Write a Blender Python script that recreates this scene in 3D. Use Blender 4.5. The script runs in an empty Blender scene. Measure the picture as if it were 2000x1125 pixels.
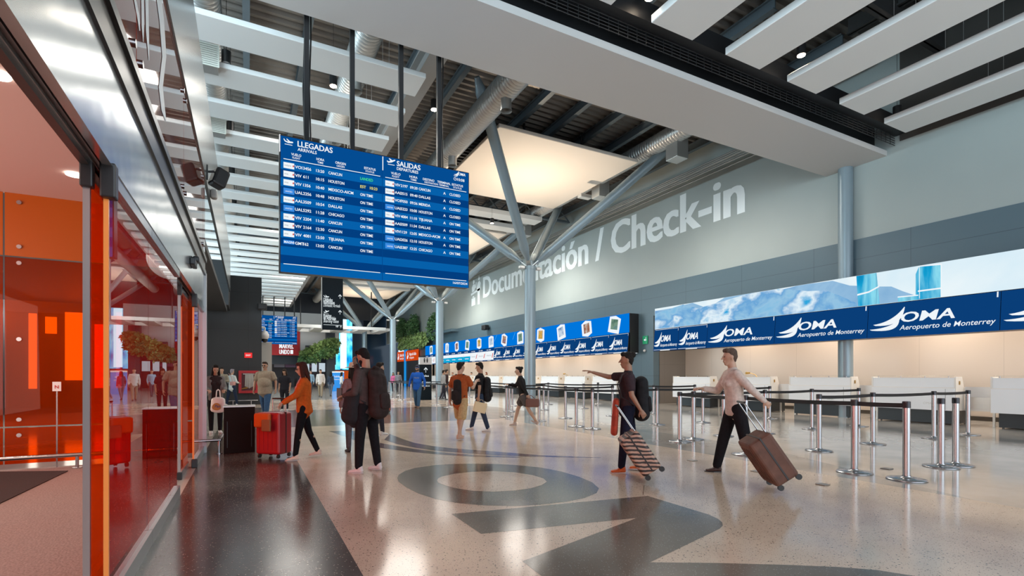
import bpy, bmesh, math, random
from mathutils import Vector, Matrix
random.seed(7)
C = bpy.context.scene.collection
S = bpy.context.scene
# ---------------------------------------------------------------- camera
FP, HZ, EYE = 979.0, 733.0, 1.38
YAW = math.radians(27.75)
cd = bpy.data.cameras.new('camera'); cam = bpy.data.objects.new('camera', cd); C.objects.link(cam)
cam.location = (0, 0, EYE); cam.rotation_euler = (math.pi/2, 0, -YAW)
cd.sensor_width = 36; cd.lens = FP*36/2000; cd.shift_y = (HZ-562.5)/2000; cd.clip_start = .05; cd.clip_end = 300
S.camera = cam
# ---------------------------------------------------------------- world, exposure
w = bpy.data.worlds.new('world'); S.world = w; w.use_nodes = True
bg = w.node_tree.nodes['Background']; bg.inputs[0].default_value = (.72, .86, 1, 1); bg.inputs[1].default_value = 1.0
S.view_settings.view_transform = 'Standard'; S.view_settings.look = 'None'
EXPO = .80
SK = 2**-EXPO       # screens keep their own brightness
S.view_settings.exposure = EXPO; S.view_settings.gamma = 1; S.view_settings.use_curve_mapping = False
try:
    S.cycles.max_bounces = 7; S.cycles.diffuse_bounces = 3; S.cycles.glossy_bounces = 4
    S.cycles.transparent_max_bounces = 12; S.cycles.caustics_reflective = False; S.cycles.caustics_refractive = False
    S.cycles.sample_clamp_indirect = 4
except Exception: pass
def lamp(kind, name, loc, energy, color=(1,1,1), size=1, size_y=None, aim=None, spot=None, blend=.5):
    d = bpy.data.lights.new(name, kind); d.energy = energy; d.color = color
    if kind == 'AREA':
        d.size = size
        if size_y: d.shape = 'RECTANGLE'; d.size_y = size_y
    else: d.shadow_soft_size = size
    if kind == 'SPOT': d.spot_size = spot or 1.2; d.spot_blend = blend
    o = bpy.data.objects.new(name, d); C.objects.link(o); o.location = loc
    if aim is not None: o.rotation_euler = (Vector(aim)-Vector(loc)).to_track_quat('-Z', 'Y').to_euler()
    return o
# daylight through the glazed entrance front behind the camera and through the left-hand glazing
lamp('AREA', 'daylight_rear', (8.2, -8.2, 4.0), 420, (.90,.95,1), 17.5, 7.6, aim=(8.2, 10, 4.0))
lamp('AREA', 'daylight_left', (-8.5, 1, 6.6), 2300, (.66,.88,1), 18, 4.2, aim=(6, 1, 7.2))
lamp('AREA', 'daylight_left', (-8.5, 30, 5.6), 3000, (.70,.90,1), 26, 5, aim=(6, 30, 6.6))
# added fill spots for the hall, no fittings belong to them
for (x, y, e) in [(2,16,500),(6.5,14,450),(13.5,14,560),(2,27,500),(7,25.5,500),(14.5,26,750),(3,39,700),(8,38,600),(14.5,39,800),(3,52,700),(8,51,700),(4,66,900),(-4,18,250),(12,66,600)]:
    lamp('SPOT', 'hall_fill_light', (x, y, 8.9), e*1.15, (1,.94,.86), 1.3, aim=(x, y, 0), spot=2.9, blend=.6)
# ---------------------------------------------------------------- picture <-> place
FW = Vector((math.sin(YAW), math.cos(YAW), 0)); RT = Vector((math.cos(YAW), -math.sin(YAW), 0))
def ray(px, py): return FW + RT*((px-1000)/FP) + Vector((0,0,(HZ-py)/FP))
def P(px, py, t): return Vector((0,0,EYE)) + ray(px,py)*t
def atz(px, py, z): return P(px, py, (z-EYE)*FP/(HZ-py))
def fl(px, py): return atz(px, py, 0)
def atX(px, py, X): r = ray(px,py); return P(px, py, X/r.x)
def atY(px, py, Y): r = ray(px,py); return P(px, py, Y/r.y)
def facing(a, b):          # heading (rotation about z) of a figure whose front is -Y, looking along a*right + b*forward
    v = RT*a + FW*b
    return math.atan2(v.x, -v.y)
# ---------------------------------------------------------------- materials
MATS = {}
def nodes(name):
    m = bpy.data.materials.new(name); m.use_nodes = True
    nt = m.node_tree; return m, nt, nt.nodes['Principled BSDF'], nt.nodes['Material Output']
def mat(name, col, rough=.5, metal=0, noise=None, bump=0, emit=None, es=1, spec=None, vary=.12, coat=0):
    if name in MATS: return MATS[name]
    m, nt, b, out = nodes(name)
    b.inputs['Base Color'].default_value = (*col, 1); b.inputs['Roughness'].default_value = rough; b.inputs['Metallic'].default_value = metal
    if spec is not None: b.inputs['Specular IOR Level'].default_value = spec
    if coat: b.inputs['Coat Weight'].default_value = coat
    if emit: b.inputs['Emission Color'].default_value = (*emit, 1); b.inputs['Emission Strength'].default_value = es
    if noise:
        tc = nt.nodes.new('ShaderNodeTexCoord'); n = nt.nodes.new('ShaderNodeTexNoise'); n.inputs['Scale'].default_value = noise
        nt.links.new(tc.outputs['Object'], n.inputs['Vector'])
        r = nt.nodes.new('ShaderNodeValToRGB')
        r.color_ramp.elements[0].position = .3; r.color_ramp.elements[1].position = .7
        r.color_ramp.elements[0].color = (*[c*(1-vary) for c in col], 1); r.color_ramp.elements[1].color = (*[min(1, c*(1+vary)) for c in col], 1)
        nt.links.new(n.outputs['Fac'], r.inputs[0]); nt.links.new(r.outputs[0], b.inputs['Base Color'])
        if bump:
            bp = nt.nodes.new('ShaderNodeBump'); bp.inputs['Strength'].default_value = bump; bp.inputs['Distance'].default_value = .02
            nt.links.new(n.outputs['Fac'], bp.inputs['Height']); nt.links.new(bp.outputs[0], b.inputs['Normal'])
    MATS[name] = m; return m
def emat(name, col, s=1):
    if name in MATS: return MATS[name]
    m, nt, b, out = nodes(name); nt.nodes.remove(b)
    e = nt.nodes.new('ShaderNodeEmission'); e.inputs[0].default_value = (*col, 1); e.inputs[1].default_value = s*SK
    nt.links.new(e.outputs[0], out.inputs[0]); MATS[name] = m; return m
def screen_mat(name, cols, scale=1.5, s=1, stretch=(1,1,1)):          # picture shown on a video wall
    m, nt, b, out = nodes(name); nt.nodes.remove(b)
    tc = nt.nodes.new('ShaderNodeTexCoord'); mp = nt.nodes.new('ShaderNodeMapping'); mp.inputs['Scale'].default_value = stretch
    n = nt.nodes.new('ShaderNodeTexNoise'); n.inputs['Scale'].default_value = scale; n.inputs['Detail'].default_value = 6; n.inputs['Distortion'].default_value = .25
    r = nt.nodes.new('ShaderNodeValToRGB'); e = nt.nodes.new('ShaderNodeEmission'); e.inputs[1].default_value = s*SK
    L = nt.links.new
    L(tc.outputs['Object'], mp.inputs[0]); L(mp.outputs[0], n.inputs['Vector']); L(n.outputs['Fac'], r.inputs[0]); L(r.outputs[0], e.inputs[0]); L(e.outputs[0], out.inputs[0])
    el = r.color_ramp.elements
    while len(el) < len(cols): el.new(.5)
    for i, c in enumerate(cols): el[i].position = .3 + .42*i/(len(cols)-1); el[i].color = (*c, 1)
    return m
def glass_mat(name, tint, ior=1.5, boost=0., rough=0., film=None, fk=.25):
    m, nt, b, out = nodes(name); nt.nodes.remove(b); L = nt.links.new
    t = nt.nodes.new('ShaderNodeBsdfTransparent'); t.inputs[0].default_value = (*tint, 1)
    g = nt.nodes.new('ShaderNodeBsdfGlossy'); g.inputs['Roughness'].default_value = rough; g.inputs[0].default_value = (1,1,1,1)
    f = nt.nodes.new('ShaderNodeFresnel'); f.inputs['IOR'].default_value = ior
    geo = nt.nodes.new('ShaderNodeNewGeometry')
    a = nt.nodes.new('ShaderNodeMath'); a.operation = 'ADD'; a.inputs[1].default_value = boost; a.use_clamp = True
    k = nt.nodes.new('ShaderNodeMath'); k.operation = 'MULTIPLY'; k.use_clamp = True
    s = nt.nodes.new('ShaderNodeMath'); s.operation = 'SUBTRACT'; s.inputs[0].default_value = 1
    mx = nt.nodes.new('ShaderNodeMixShader')
    L(f.outputs[0], a.inputs[0]); L(geo.outputs['Backfacing'], s.inputs[1]); L(a.outputs[0], k.inputs[0]); L(s.outputs[0], k.inputs[1])
    base = t
    if film:
        df = nt.nodes.new('ShaderNodeBsdfDiffuse'); df.inputs[0].default_value = (*film, 1); tl = nt.nodes.new('ShaderNodeBsdfTranslucent'); tl.inputs[0].default_value = (*film, 1)
        m1 = nt.nodes.new('ShaderNodeMixShader'); L(df.outputs[0], m1.inputs[1]); L(tl.outputs[0], m1.inputs[2])
        m2 = nt.nodes.new('ShaderNodeMixShader'); m2.inputs[0].default_value = fk; L(t.outputs[0], m2.inputs[1]); L(m1.outputs[0], m2.inputs[2]); base = m2
    L(k.outputs[0], mx.inputs[0]); L(base.outputs[0], mx.inputs[1]); L(g.outputs[0], mx.inputs[2]); L(mx.outputs[0], out.inputs[0])
    return m
def terrazzo(name, base, chips, rough=.12, scale=60, thr=.14, cloud=.1):
    m, nt, b, out = nodes(name); L = nt.links.new
    tc = nt.nodes.new('ShaderNodeTexCoord')
    v = nt.nodes.new('ShaderNodeTexVoronoi'); v.inputs['Scale'].default_value = scale; L(tc.outputs['Object'], v.inputs['Vector'])
    v2 = nt.nodes.new('ShaderNodeTexVoronoi'); v2.inputs['Scale'].default_value = scale*2.3; L(tc.outputs['Object'], v2.inputs['Vector'])
    n = nt.nodes.new('ShaderNodeTexNoise'); n.inputs['Scale'].default_value = 1.3; n.inputs['Detail'].default_value = 5; L(tc.outputs['Object'], n.inputs['Vector'])
    cr = nt.nodes.new('ShaderNodeValToRGB'); cr.color_ramp.elements[0].position = .3; cr.color_ramp.elements[1].position = .7
    cr.color_ramp.elements[0].color = (*[c*(1-cloud) for c in base], 1); cr.color_ramp.elements[1].color = (*[c*(1+cloud) for c in base], 1)
    L(n.outputs['Fac'], cr.inputs[0]); prev = cr.outputs[0]
    for vo, c, th in ((v, chips[0], thr), (v2, chips[1], thr*1.2)):
        sel = nt.nodes.new('ShaderNodeMath'); sel.operation = 'LESS_THAN'; sel.inputs[1].default_value = th; L(vo.outputs['Distance'], sel.inputs[0])
        mx = nt.nodes.new('ShaderNodeMix'); mx.data_type = 'RGBA'; mx.inputs['B'].default_value = (*c, 1)
        L(sel.outputs[0], mx.inputs['Factor']); L(prev, mx.inputs['A']); prev = mx.outputs['Result']
    L(prev, b.inputs['Base Color'])
    rr = nt.nodes.new('ShaderNodeMapRange'); rr.inputs['To Min'].default_value = rough*.7; rr.inputs['To Max'].default_value = rough*1.5
    L(n.outputs['Fac'], rr.inputs['Value']); L(rr.outputs[0], b.inputs['Roughness'])
    b.inputs['Specular IOR Level'].default_value = .55
    MATS[name] = m; return m
def panelled(name, col, pw, ph, rough=.4, metal=0, axis='yz', dark=.45, off=(0,0), seam=.006):
    m, nt, b, out = nodes(name); L = nt.links.new
    tc = nt.nodes.new('ShaderNodeTexCoord'); sp = nt.nodes.new('ShaderNodeSeparateXYZ'); L(tc.outputs['Object'], sp.inputs[0])
    outs = []
    for ax, wdt, of in ((axis[0], pw, off[0]), (axis[1], ph, off[1])):
        a = nt.nodes.new('ShaderNodeMath'); a.operation = 'ADD'; a.inputs[1].default_value = of; L(sp.outputs[ax.upper()], a.inputs[0])
        md = nt.nodes.new('ShaderNodeMath'); md.operation = 'FLOORED_MODULO'; md.inputs[1].default_value = wdt; L(a.outputs[0], md.inputs[0])
        lt = nt.nodes.new('ShaderNodeMath'); lt.operation = 'LESS_THAN'; lt.inputs[1].default_value = seam*2; L(md.outputs[0], lt.inputs[0]); outs.append(lt)
    mxm = nt.nodes.new('ShaderNodeMath'); mxm.operation = 'MAXIMUM'; L(outs[0].outputs[0], mxm.inputs[0]); L(outs[1].outputs[0], mxm.inputs[1])
    mx = nt.nodes.new('ShaderNodeMix'); mx.data_type = 'RGBA'; mx.inputs['A'].default_value = (*col, 1); mx.inputs['B'].default_value = (*[c*dark for c in col], 1)
    L(mxm.outputs[0], mx.inputs['Factor']); L(mx.outputs['Result'], b.inputs['Base Color'])
    b.inputs['Roughness'].default_value = rough; b.inputs['Metallic'].default_value = metal
    MATS[name] = m; return m
# ---------------------------------------------------------------- mesh building
class MB:
    def __init__(s): s.v = []; s.f = []; s.sm = []
    def add(s, vs, fs, smooth=False):
        n = len(s.v); s.v += [tuple(v) for v in vs]; s.f += [tuple(i+n for i in f) for f in fs]; s.sm += [smooth]*len(fs); return s
    def box(s, x0, y0, z0, x1, y1, z1, M=None):
        v = [Vector((x, y, z)) for x in (x0, x1) for y in (y0, y1) for z in (z0, z1)]
        if M is not None: v = [M @ p for p in v]
        return s.add(v, [(0,1,3,2),(4,6,7,5),(0,4,5,1),(2,3,7,6),(0,2,6,4),(1,5,7,3)])
    def bbox(s, x0, y0, z0, x1, y1, z1, r=.01, M=None, seg=2):          # box with rounded edges
        bm = bmesh.new(); bmesh.ops.create_cube(bm, size=1)
        for v in bm.verts: v.co = Vector(((x0+x1)/2+v.co.x*(x1-x0), (y0+y1)/2+v.co.y*(y1-y0), (z0+z1)/2+v.co.z*(z1-z0)))
        bmesh.ops.bevel(bm, geom=bm.edges[:], offset=r, segments=seg, affect='EDGES', profile=.5)
        bm.verts.index_update()
        v = [p.co.copy() if M is None else M @ p.co for p in bm.verts]; f = [[q.index for q in p.verts] for p in bm.faces]; bm.free()
        return s.add(v, f, False)
    def cyl(s, a, b, r0, r1=None, n=16, caps=True, smooth=True):
        a = Vector(a); b = Vector(b); r1 = r0 if r1 is None else r1
        d = (b-a).normalized(); u = d.orthogonal().normalized(); w_ = d.cross(u)
        vs = [c + (u*math.cos(2*math.pi*i/n)+w_*math.sin(2*math.pi*i/n))*r for c, r in ((a, r0), (b, r1)) for i in range(n)]
        s.add(vs, [(i, (i+1) % n, n+(i+1) % n, n+i) for i in range(n)], smooth)
        if caps: s.add(vs[:n][::-1], [tuple(range(n))]); s.add(vs[n:], [tuple(range(n))])
        return s
    def tube(s, pts, r, n=8):
        for a, b in zip(pts, pts[1:]): s.cyl(a, b, r, n=n)
        for p in pts[1:-1]: s.ball(p, r, 6)
        return s
    def lathe(s, prof, c=(0,0,0), n=32, smooth=True):
        vs = [(c[0]+r*math.cos(2*math.pi*i/n), c[1]+r*math.sin(2*math.pi*i/n), c[2]+z) for r, z in prof for i in range(n)]
        return s.add(vs, [(k*n+i, k*n+(i+1) % n, (k+1)*n+(i+1) % n, (k+1)*n+i) for k in range(len(prof)-1) for i in range(n)], smooth)
    def ball(s, c, r, n=10, sc=(1,1,1), M=None):
        vs = []; fs = []
        for j in range(n+1):
            for i in range(n*2):
                th = math.pi*j/n; ph = math.pi*i/n
                p = Vector((r*sc[0]*math.sin(th)*math.cos(ph), r*sc[1]*math.sin(th)*math.sin(ph), r*sc[2]*math.cos(th)))
                if M is not None: p = M @ p
                vs.append(p+Vector(c))
        m = n*2
        for j in range(n):
            for i in range(m): fs.append((j*m+i, (j+1)*m+i, (j+1)*m+(i+1) % m, j*m+(i+1) % m))
        return s.add(vs, fs, True)
    def prism(s, pts, a, b):            # polygon given as 3D points, swept by vector from a to b offsets
        a = Vector(a); b = Vector(b); n = len(pts); pts = [Vector(p) for p in pts]
        s.add([p+a for p in pts]+[p+b for p in pts], [tuple(range(n))[::-1], tuple(range(n, 2*n))]+[(i, (i+1) % n, n+(i+1) % n, n+i) for i in range(n)]); return s
    def poly(s, pts): return s.add(pts, [tuple(range(len(pts)))])
    def build(s, name, m, parent=None, loc=None):
        me = bpy.data.meshes.new(name); me.from_pydata(s.v, [], s.f); me.validate()
        if len(me.polygons) == len(s.sm): me.polygons.foreach_set('use_smooth', s.sm)
        me.materials.append(m)
        bm = bmesh.new(); bm.from_mesh(me); bmesh.ops.recalc_face_normals(bm, faces=bm.faces[:]); bm.to_mesh(me); bm.free()
        o = bpy.data.objects.new(name, me); C.objects.link(o)
        if parent: o.parent = parent
        if loc: o.location = loc
        return o
def tag(o, label=None, cat=None, group=None, kind=None):
    if label: o['label'] = label
    if cat: o['category'] = cat
    if group: o['group'] = group
    if kind: o['kind'] = kind
    return o
def thing(name, label, cat, loc=(0,0,0), rz=0, group=None):
    o = bpy.data.objects.new(name, None); C.objects.link(o); o.location = loc; o.rotation_euler = (0,0,rz); o.empty_display_size = .1
    return tag(o, label, cat, group)
def struct(name, mb, m): return tag(mb.build(name, m), kind='structure')
def dup(root, loc, rz=None, label=None, group=None):
    def cp(o, par):
        c = o.copy(); C.objects.link(c); c.parent = par
        for ch in o.children: cp(ch, c)
        return c
    r = cp(root, None); r.location = loc
    if rz is not None: r.rotation_euler = (0,0,rz)
    if label: r['label'] = label
    if group: r['group'] = group
    return r
ORD = 'first second third fourth fifth sixth seventh eighth ninth tenth eleventh twelfth thirteenth fourteenth fifteenth sixteenth seventeenth eighteenth nineteenth twentieth'.split()
ORD += ['twenty-'+o for o in ORD[:9]] + ['thirtieth'] + ['thirty-'+o for o in ORD[:9]]
# lettering: 2D outlines from the built-in typeface
_tc = {}
def glyphs(txt, bold=0.0, spacing=1):
    k = (txt, bold, spacing)
    if k not in _tc:
        cu = bpy.data.curves.new('t', 'FONT'); cu.body = txt; cu.size = 1; cu.offset = bold; cu.space_character = spacing; cu.resolution_u = 3
        o = bpy.data.objects.new('t', cu); C.objects.link(o); dg = bpy.context.evaluated_depsgraph_get(); ev = o.evaluated_get(dg); me = ev.to_mesh()
        _tc[k] = ([v.co.copy() for v in me.vertices], [tuple(p.vertices) for p in me.polygons])
        ev.to_mesh_clear(); bpy.data.objects.remove(o); bpy.data.curves.remove(cu)
    return _tc[k]
def put_text(mb, txt, org, ux, uz, size, width=None, bold=0.012, shear=0, align='L', xs=1, spacing=1):
    """txt on a plane: org = baseline start, ux/uz = unit vectors along the line and up; size = em; width fits the line"""
    extra = max(0, bold-.012)
    v, f = glyphs(txt, min(bold, .012), spacing)
    if not v: return 0
    x0 = min(p.x for p in v); x1 = max(p.x for p in v)
    sx = size*xs if width is None else width/(x1-x0)
    w_ = (x1-x0)*sx; o = {'L': 0, 'C': -w_/2, 'R': -w_}[align]
    ux = Vector(ux); uz = Vector(uz); org = Vector(org)
    nn = uz.cross(ux).normalized()*.0005
    for q_, dx in enumerate((0,) if not extra else (-extra*.5, 0, extra*.5)):
        mb.add([org+nn*(q_*-1.0)+ux*((p.x-x0)*sx+o+shear*p.y*size+dx*size)+uz*(p.y*size) for p in v], f)
    return w_
def shape(mb, pts, org, ux, uz, s=1):
    ux = Vector(ux); uz = Vector(uz); org = Vector(org)
    mb.poly([org+ux*(x*s)+uz*(y*s) for x, y in pts])
# ================================================================ setting
XR, ROOF, XG = 17.55, 11.4, -.69
M_light = terrazzo('terrazzo_light', (.66,.53,.41), ((.10,.08,.065), (.22,.17,.13)), rough=.13, scale=26, thr=.17)
M_dark = terrazzo('terrazzo_dark', (.085,.075,.068), ((.42,.37,.31), (.02,.02,.02)), rough=.17, scale=34, thr=.17)
M_grey = terrazzo('floor_grey', (.47,.435,.39), ((.30,.28,.25), (.42,.38,.34)), rough=.09, scale=50, thr=.1, cloud=.16)
M_mauve = terrazzo('terrazzo_mauve', (.17,.115,.12), ((.3,.25,.25), (.07,.05,.05)), rough=.12, scale=60, thr=.14)
M_char = terrazzo('terrazzo_charcoal', (.15,.125,.10), ((.36,.33,.29), (.05,.045,.04)), rough=.13, scale=46, thr=.17)
M_mauve_c = M_mauve
M_carpet = mat('carpet', (.33,.26,.24), .95, noise=60, bump=.25, vary=.2)
M_wall = mat('wall_grey', (.34,.385,.375), .55, noise=.5, vary=.04)
M_band = panelled('wall_panels_bluegrey', (.085,.135,.165), 2.9, 1.9, .35, off=(1,.55))
M_black = mat('black_paint', (.012,.013,.015), .5)
M_dwall = panelled('wall_panels_dark', (.022,.025,.028), 2.9, 1.75, .6, axis='xz')
M_beige = panelled('wall_beige', (.60,.52,.45), 2.1, 5.0, .35, axis='yz', dark=.8)
M_greige = panelled('wall_greige', (.16,.145,.13), 1.4, 1.9, .4, axis='yz', dark=.7)
M_white = mat('baffle_white', (.78,.80,.79), .6)
M_beam = 0
M_baf_edge = mat('soffit_white', (.58,.57,.555), .6)
M_deck = mat('deck_metal', (.19,.17,.15), .4, .5)
M_steel = mat('steel_bluegrey', (.11,.14,.16), .45, .2)
M_colm = mat('column_paint', (.25,.32,.36), .32, .25)
M_galv = mat('galvanised', (.60,.60,.58), .35, .65)
M_chrome = mat('brushed_steel', (.44,.44,.45), .24, 1)
M_post = mat('post_alu', (.55,.56,.57), .55, .5)
M_alu = mat('aluminium', (.52,.54,.55), .28, .85)
M_fascia = mat('fascia_metal', (.30,.33,.34), .25, .8)
M_rub = mat('black_plastic', (.015,.015,.016), .4)
M_lwhite = mat('letter_white', (.80,.86,.87), .5)
G_or = glass_mat('orange_glass', (.85,.13,.015), 1.4, 0, film=(.45,.045,.003), fk=.14)
G_or2 = glass_mat('orange_glass_clear', (.98,.34,.08), 1.3, film=(.8,.2,.02), fk=.14)
G_back = glass_mat('orange_glass_back', (.95,.25,.02), 1.3, film=(.7,.12,.004), fk=.16)
M_oropaque = mat('orange_panel', (.55,.115,.008), .12)
G_behind = glass_mat('orange_glass_rear', (.95,.25,.02), 1.3, film=(.9,.22,.01), fk=.6)
M_ormirror = mat('orange_back_painted_glass', (.22,.035,.015), .03, spec=.9)
M_ormirror.node_tree.nodes['Principled BSDF'].inputs['Specular Tint'].default_value = (1,.72,.62,1)

def slab(x0, y0, x1, y1, z0, z1): return MB().box(x0, y0, z0, x1, y1, z1)
struct('floor', slab(-9, -9, 22, 92, -.2, 0), M_grey)
ntrim = [0]
def trim(mb, m):
    ntrim[0] += 1; return struct('trim_%d' % ntrim[0], mb, m)
def inlay(pts, z, m): trim(MB().poly([(p[0], p[1], z) for p in pts]), m)
inlay([(.7,-8.5),(7.1,-8.5),(7.1,14.3),(.7,14.5)], .001, M_light)
inlay([(XG,-8.5),(.7,-8.5),(.7,24),(XG,24)], .001, M_dark)
inlay([(.7,14.5),(7.1,14.3),(9.5,15.5),(9.5,21),(.7,21.5)], .001, M_char)
inlay([(.7,21.5),(9.5,21),(9.5,30),(-2,30),(-2,24),(.7,24)], .001, M_light)
# grey bands in the polished floor of the queue area
for (a, b, c_, d) in [((1280,873),(1420,894),(1500,852),(1290,836)), ((1390,845),(1700,852),(1900,868),(1500,856)), ((1720,838),(1860,849),(2000,858),(1930,864))]: pass
M_greyd = terrazzo('floor_grey_dark', (.33,.32,.30), ((.20,.19,.18), (.3,.28,.26)), rough=.09, scale=50, thr=.1, cloud=.2)
inlay([(7.1,2.5),(8.6,6),(8.9,10),(8.2,14.8),(9.5,15.5),(9.2,19),(7.1,17),(7.1,14.3)], .0008, M_greyd)
inlay([(13.2,-2),(13.9,4),(14.2,9),(14.0,15),(13.2,22),(13.9,22),(15.0,15),(15.0,9),(14.6,4),(14,-2)], .0008, M_greyd)
Z2 = lambda x, y: fl(740+x/2.857, 860+y/2.857)
Z1 = lambda x, y: fl(600+x/2.857, 740+y/2.857)
outer = [(103,210),(112,192),(145,172),(200,155),(320,138),(440,132),(560,131),(660,133),(760,138),(900,152),(1020,175),(1120,205),(1190,235),(1228,268),(1215,295),(1150,322),(1050,343),(900,360),(760,368),(600,365),(450,352),(320,330),(220,298),(150,262),(110,232)]
inner = [(325,225),(330,214),(350,204),(420,188),(520,177),(640,173),(760,180),(860,196),(920,215),(937,232),(910,250),(850,268),(760,281),(640,288),(520,283),(420,267),(350,246),(330,236)]
inlay([Z2(*p) for p in outer], .002, M_char); inlay([Z2(*p) for p in inner], .003, M_light)
mm = [Z2(*p) for p in [(405,412),(1500,311),(1700,372),(1840,415),(1890,438),(1915,458),(1919,477),(1900,495),(1850,520),(1513,682)]]
mm += [fl(*p) for p in [(1400,1100),(1545,1104),(1640,1108),(1714,1114),(1790,1126),(1850,1180),(1800,1320),(1330,1320)]] + [Z2(*p) for p in [(905,757),(800,676),(1440,434),(570,523)]]
inlay(mm, .002, M_char)
up = [(460,308),(530,335),(600,358),(700,375),(800,387),(900,395),(1000,402),(1100,410),(1200,418),(1300,426),(1500,435),(1640,439)]
lo = [(1640,441),(1400,438),(1200,433),(1000,424),(900,417),(800,409),(700,399),(600,384),(500,364),(430,340)]
inlay([Z1(*p) for p in up+lo], .002, M_mauve)
up = [(405,358),(500,375),(600,392),(700,405),(800,415),(900,422),(1000,428),(1150,434)]; lo = [(1200,440),(1000,437),(900,433),(800,427),(700,420),(600,410),(500,398),(405,385)]
inlay([Z1(*p) for p in up+lo], .0025, M_mauve_c)
inlay([fl(642,842), fl(700,842), fl(700,862)], .002, M_mauve)
# thin brass joints
for a, b in (((1258,948),(1256,967)), ((800,1040),(862,1048))):
    p, q = fl(*a), fl(*b); n = (q-p).normalized().cross(Vector((0,0,1)))*.003
    if a[0] > 1000: inlay([p-n, q-n, q+n, p+n], .004, M_dark)
# --- right-hand wall: upper painted wall, panelled band, piers and recesses
struct('wall_right', MB().box(XR, -9, 5.80, XR+.4, 72, ROOF+.6), M_wall)
struct('wall_right_band', MB().box(XR-.03, -9, 4.3, XR+2.1, 62, 5.80).box(XR-.03, 18.46, 0, XR+2.1, 20.05, 4.3).box(XR-.03, 57, 0, XR+2.1, 62, 4.3), M_band)
struct('wall_right_shade', MB().box(XR-.02, -9, 8.5, XR-.005, 8.0, ROOF+.3), mat('wall_upper_shade', (.05,.045,.04), .6))  # dark sheet over the near upper wall, shade put into its colour
struct('wall_back_recess', MB().box(XR+2.1, -9, 0, XR+2.3, 62, 4.5), M_beige)
struct('wall_recess_side', MB().box(XR+.35, 18.43, 0, XR+2.1, 18.5, 4.3), panelled('greige_x', (.16,.145,.13), 1.4, 1.9, .4, axis='xz', dark=.7))
struct('wall_recess_far', MB().box(XR+.1, 52, 0, XR+2.1, 57, 4.3).box(XR-.02, 52, 0, XR+.3, 54.0, 2.6), M_greige)
struct('baseboard_recess', MB().box(XR+2.06, -9, 0, XR+2.1, 18.4, .13).box(XR+2.06, 20.1, 0, XR+2.1, 52, .13), mat('bronze_base', (.08,.07,.06), .3, .4))
# warm lamps in the recess ceiling washing the beige wall
yy = -3.5
for k in range(16):
    lamp('AREA', 'recess_lamp_light', (XR+1.45, -3+k*3.5 + (2.0 if k > 5 else 0), 4.2), 98, (1,.86,.72), .5, 2.4, aim=(XR+1.75, -3+k*3.5+(2.0 if k > 5 else 0), 0))
# --- roof: corrugated deck, purlins, far walls
d = MB()
y = -9
prof = []
while y < 90:
    prof += [(y, ROOF), (y+.10, ROOF), (y+.16, ROOF+.09), (y+.26, ROOF+.09)]; y += .32
vs = [(x, yy_, z) for yy_, z in prof for x in (-9, 22)]
d.add(vs, [(2*i, 2*i+1, 2*i+3, 2*i+2) for i in range(len(prof)-1)])
d.box(-9, -9, ROOF+.1, 22, 91, ROOF+.2)
struct('ceiling', d, M_deck)
pm = MB()
x = -1.6
while x < 17.2:
    pm.box(x-.09, 8.5, ROOF-.03, x+.09, 90, ROOF); pm.box(x-.02, 8.5, ROOF-.3, x+.02, 90, ROOF); pm.box(x-.09, 8.5, ROOF-.33, x+.09, 90, ROOF-.3); x += 1.55
trim(pm, M_steel)
trim(MB().box(3.95, 10.2, 9.05, 4.02, 80, 9.5).box(3.8, 10.2, 9.5, 4.25, 80, 9.56).box(3.8, 10.2, 9.0, 4.25, 80, 9.06), mat('beam_grey', (.33,.33,.32), .5))
tr = MB()                     # trusses across the hall
for yb in (25.5, 37.5, 49.5, 61.5):
    tr.box(-2, yb-.1, ROOF-.75, 17.3, yb+.1, ROOF-.62)
    for k in range(16): tr.cyl((-1.8+k*1.2, yb, ROOF-.7), (-1.2+k*1.2, yb, ROOF-.1), .04, n=6); tr.cyl((-.6+k*1.2, yb, ROOF-.7), (-1.2+k*1.2, yb, ROOF-.1), .04, n=6)
trim(tr, M_steel)
# dark roof zone above the near half
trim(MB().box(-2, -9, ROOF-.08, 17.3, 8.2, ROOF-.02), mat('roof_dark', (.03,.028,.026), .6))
nb = MB()
for yb in (-5, -2, 1, 4, 6.8): nb.box(-2, yb-.12, ROOF-1.0, 17.3, yb+.12, ROOF-.95).box(-2, yb-.02, ROOF-1, 17.3, yb+.02, ROOF-.1)
for xb in (5.8, 8.7, 11.7, 14.8): nb.box(xb-.1, -9, ROOF-.55, xb+.1, 8, ROOF-.5).box(xb-.02, -9, ROOF-.55, xb+.02, 8, ROOF-.1)
trim(nb, mat('steel_dark', (.035,.035,.035), .5))
dl = MB()
yb = -3
while yb < 7.5:
    dl.box(5, yb, ROOF-.16, 17, yb+.10, ROOF-.1); yb += .3
trim(dl, M_deck)
# broad soffit crossing the hall
Y0, Y1, ZS = 8.35, 10.2, 8.19
trim(MB().box(-.2, Y0, ZS, XR, Y1, ZS+.16), M_baf_edge)
trim(MB().box(-.2, Y0+.35, ZS+.16, XR, Y1-.1, ZS+1.1).box(-.2, 7.85, ZS+.5, XR, 8.1, ZS+.9), M_black)
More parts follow.
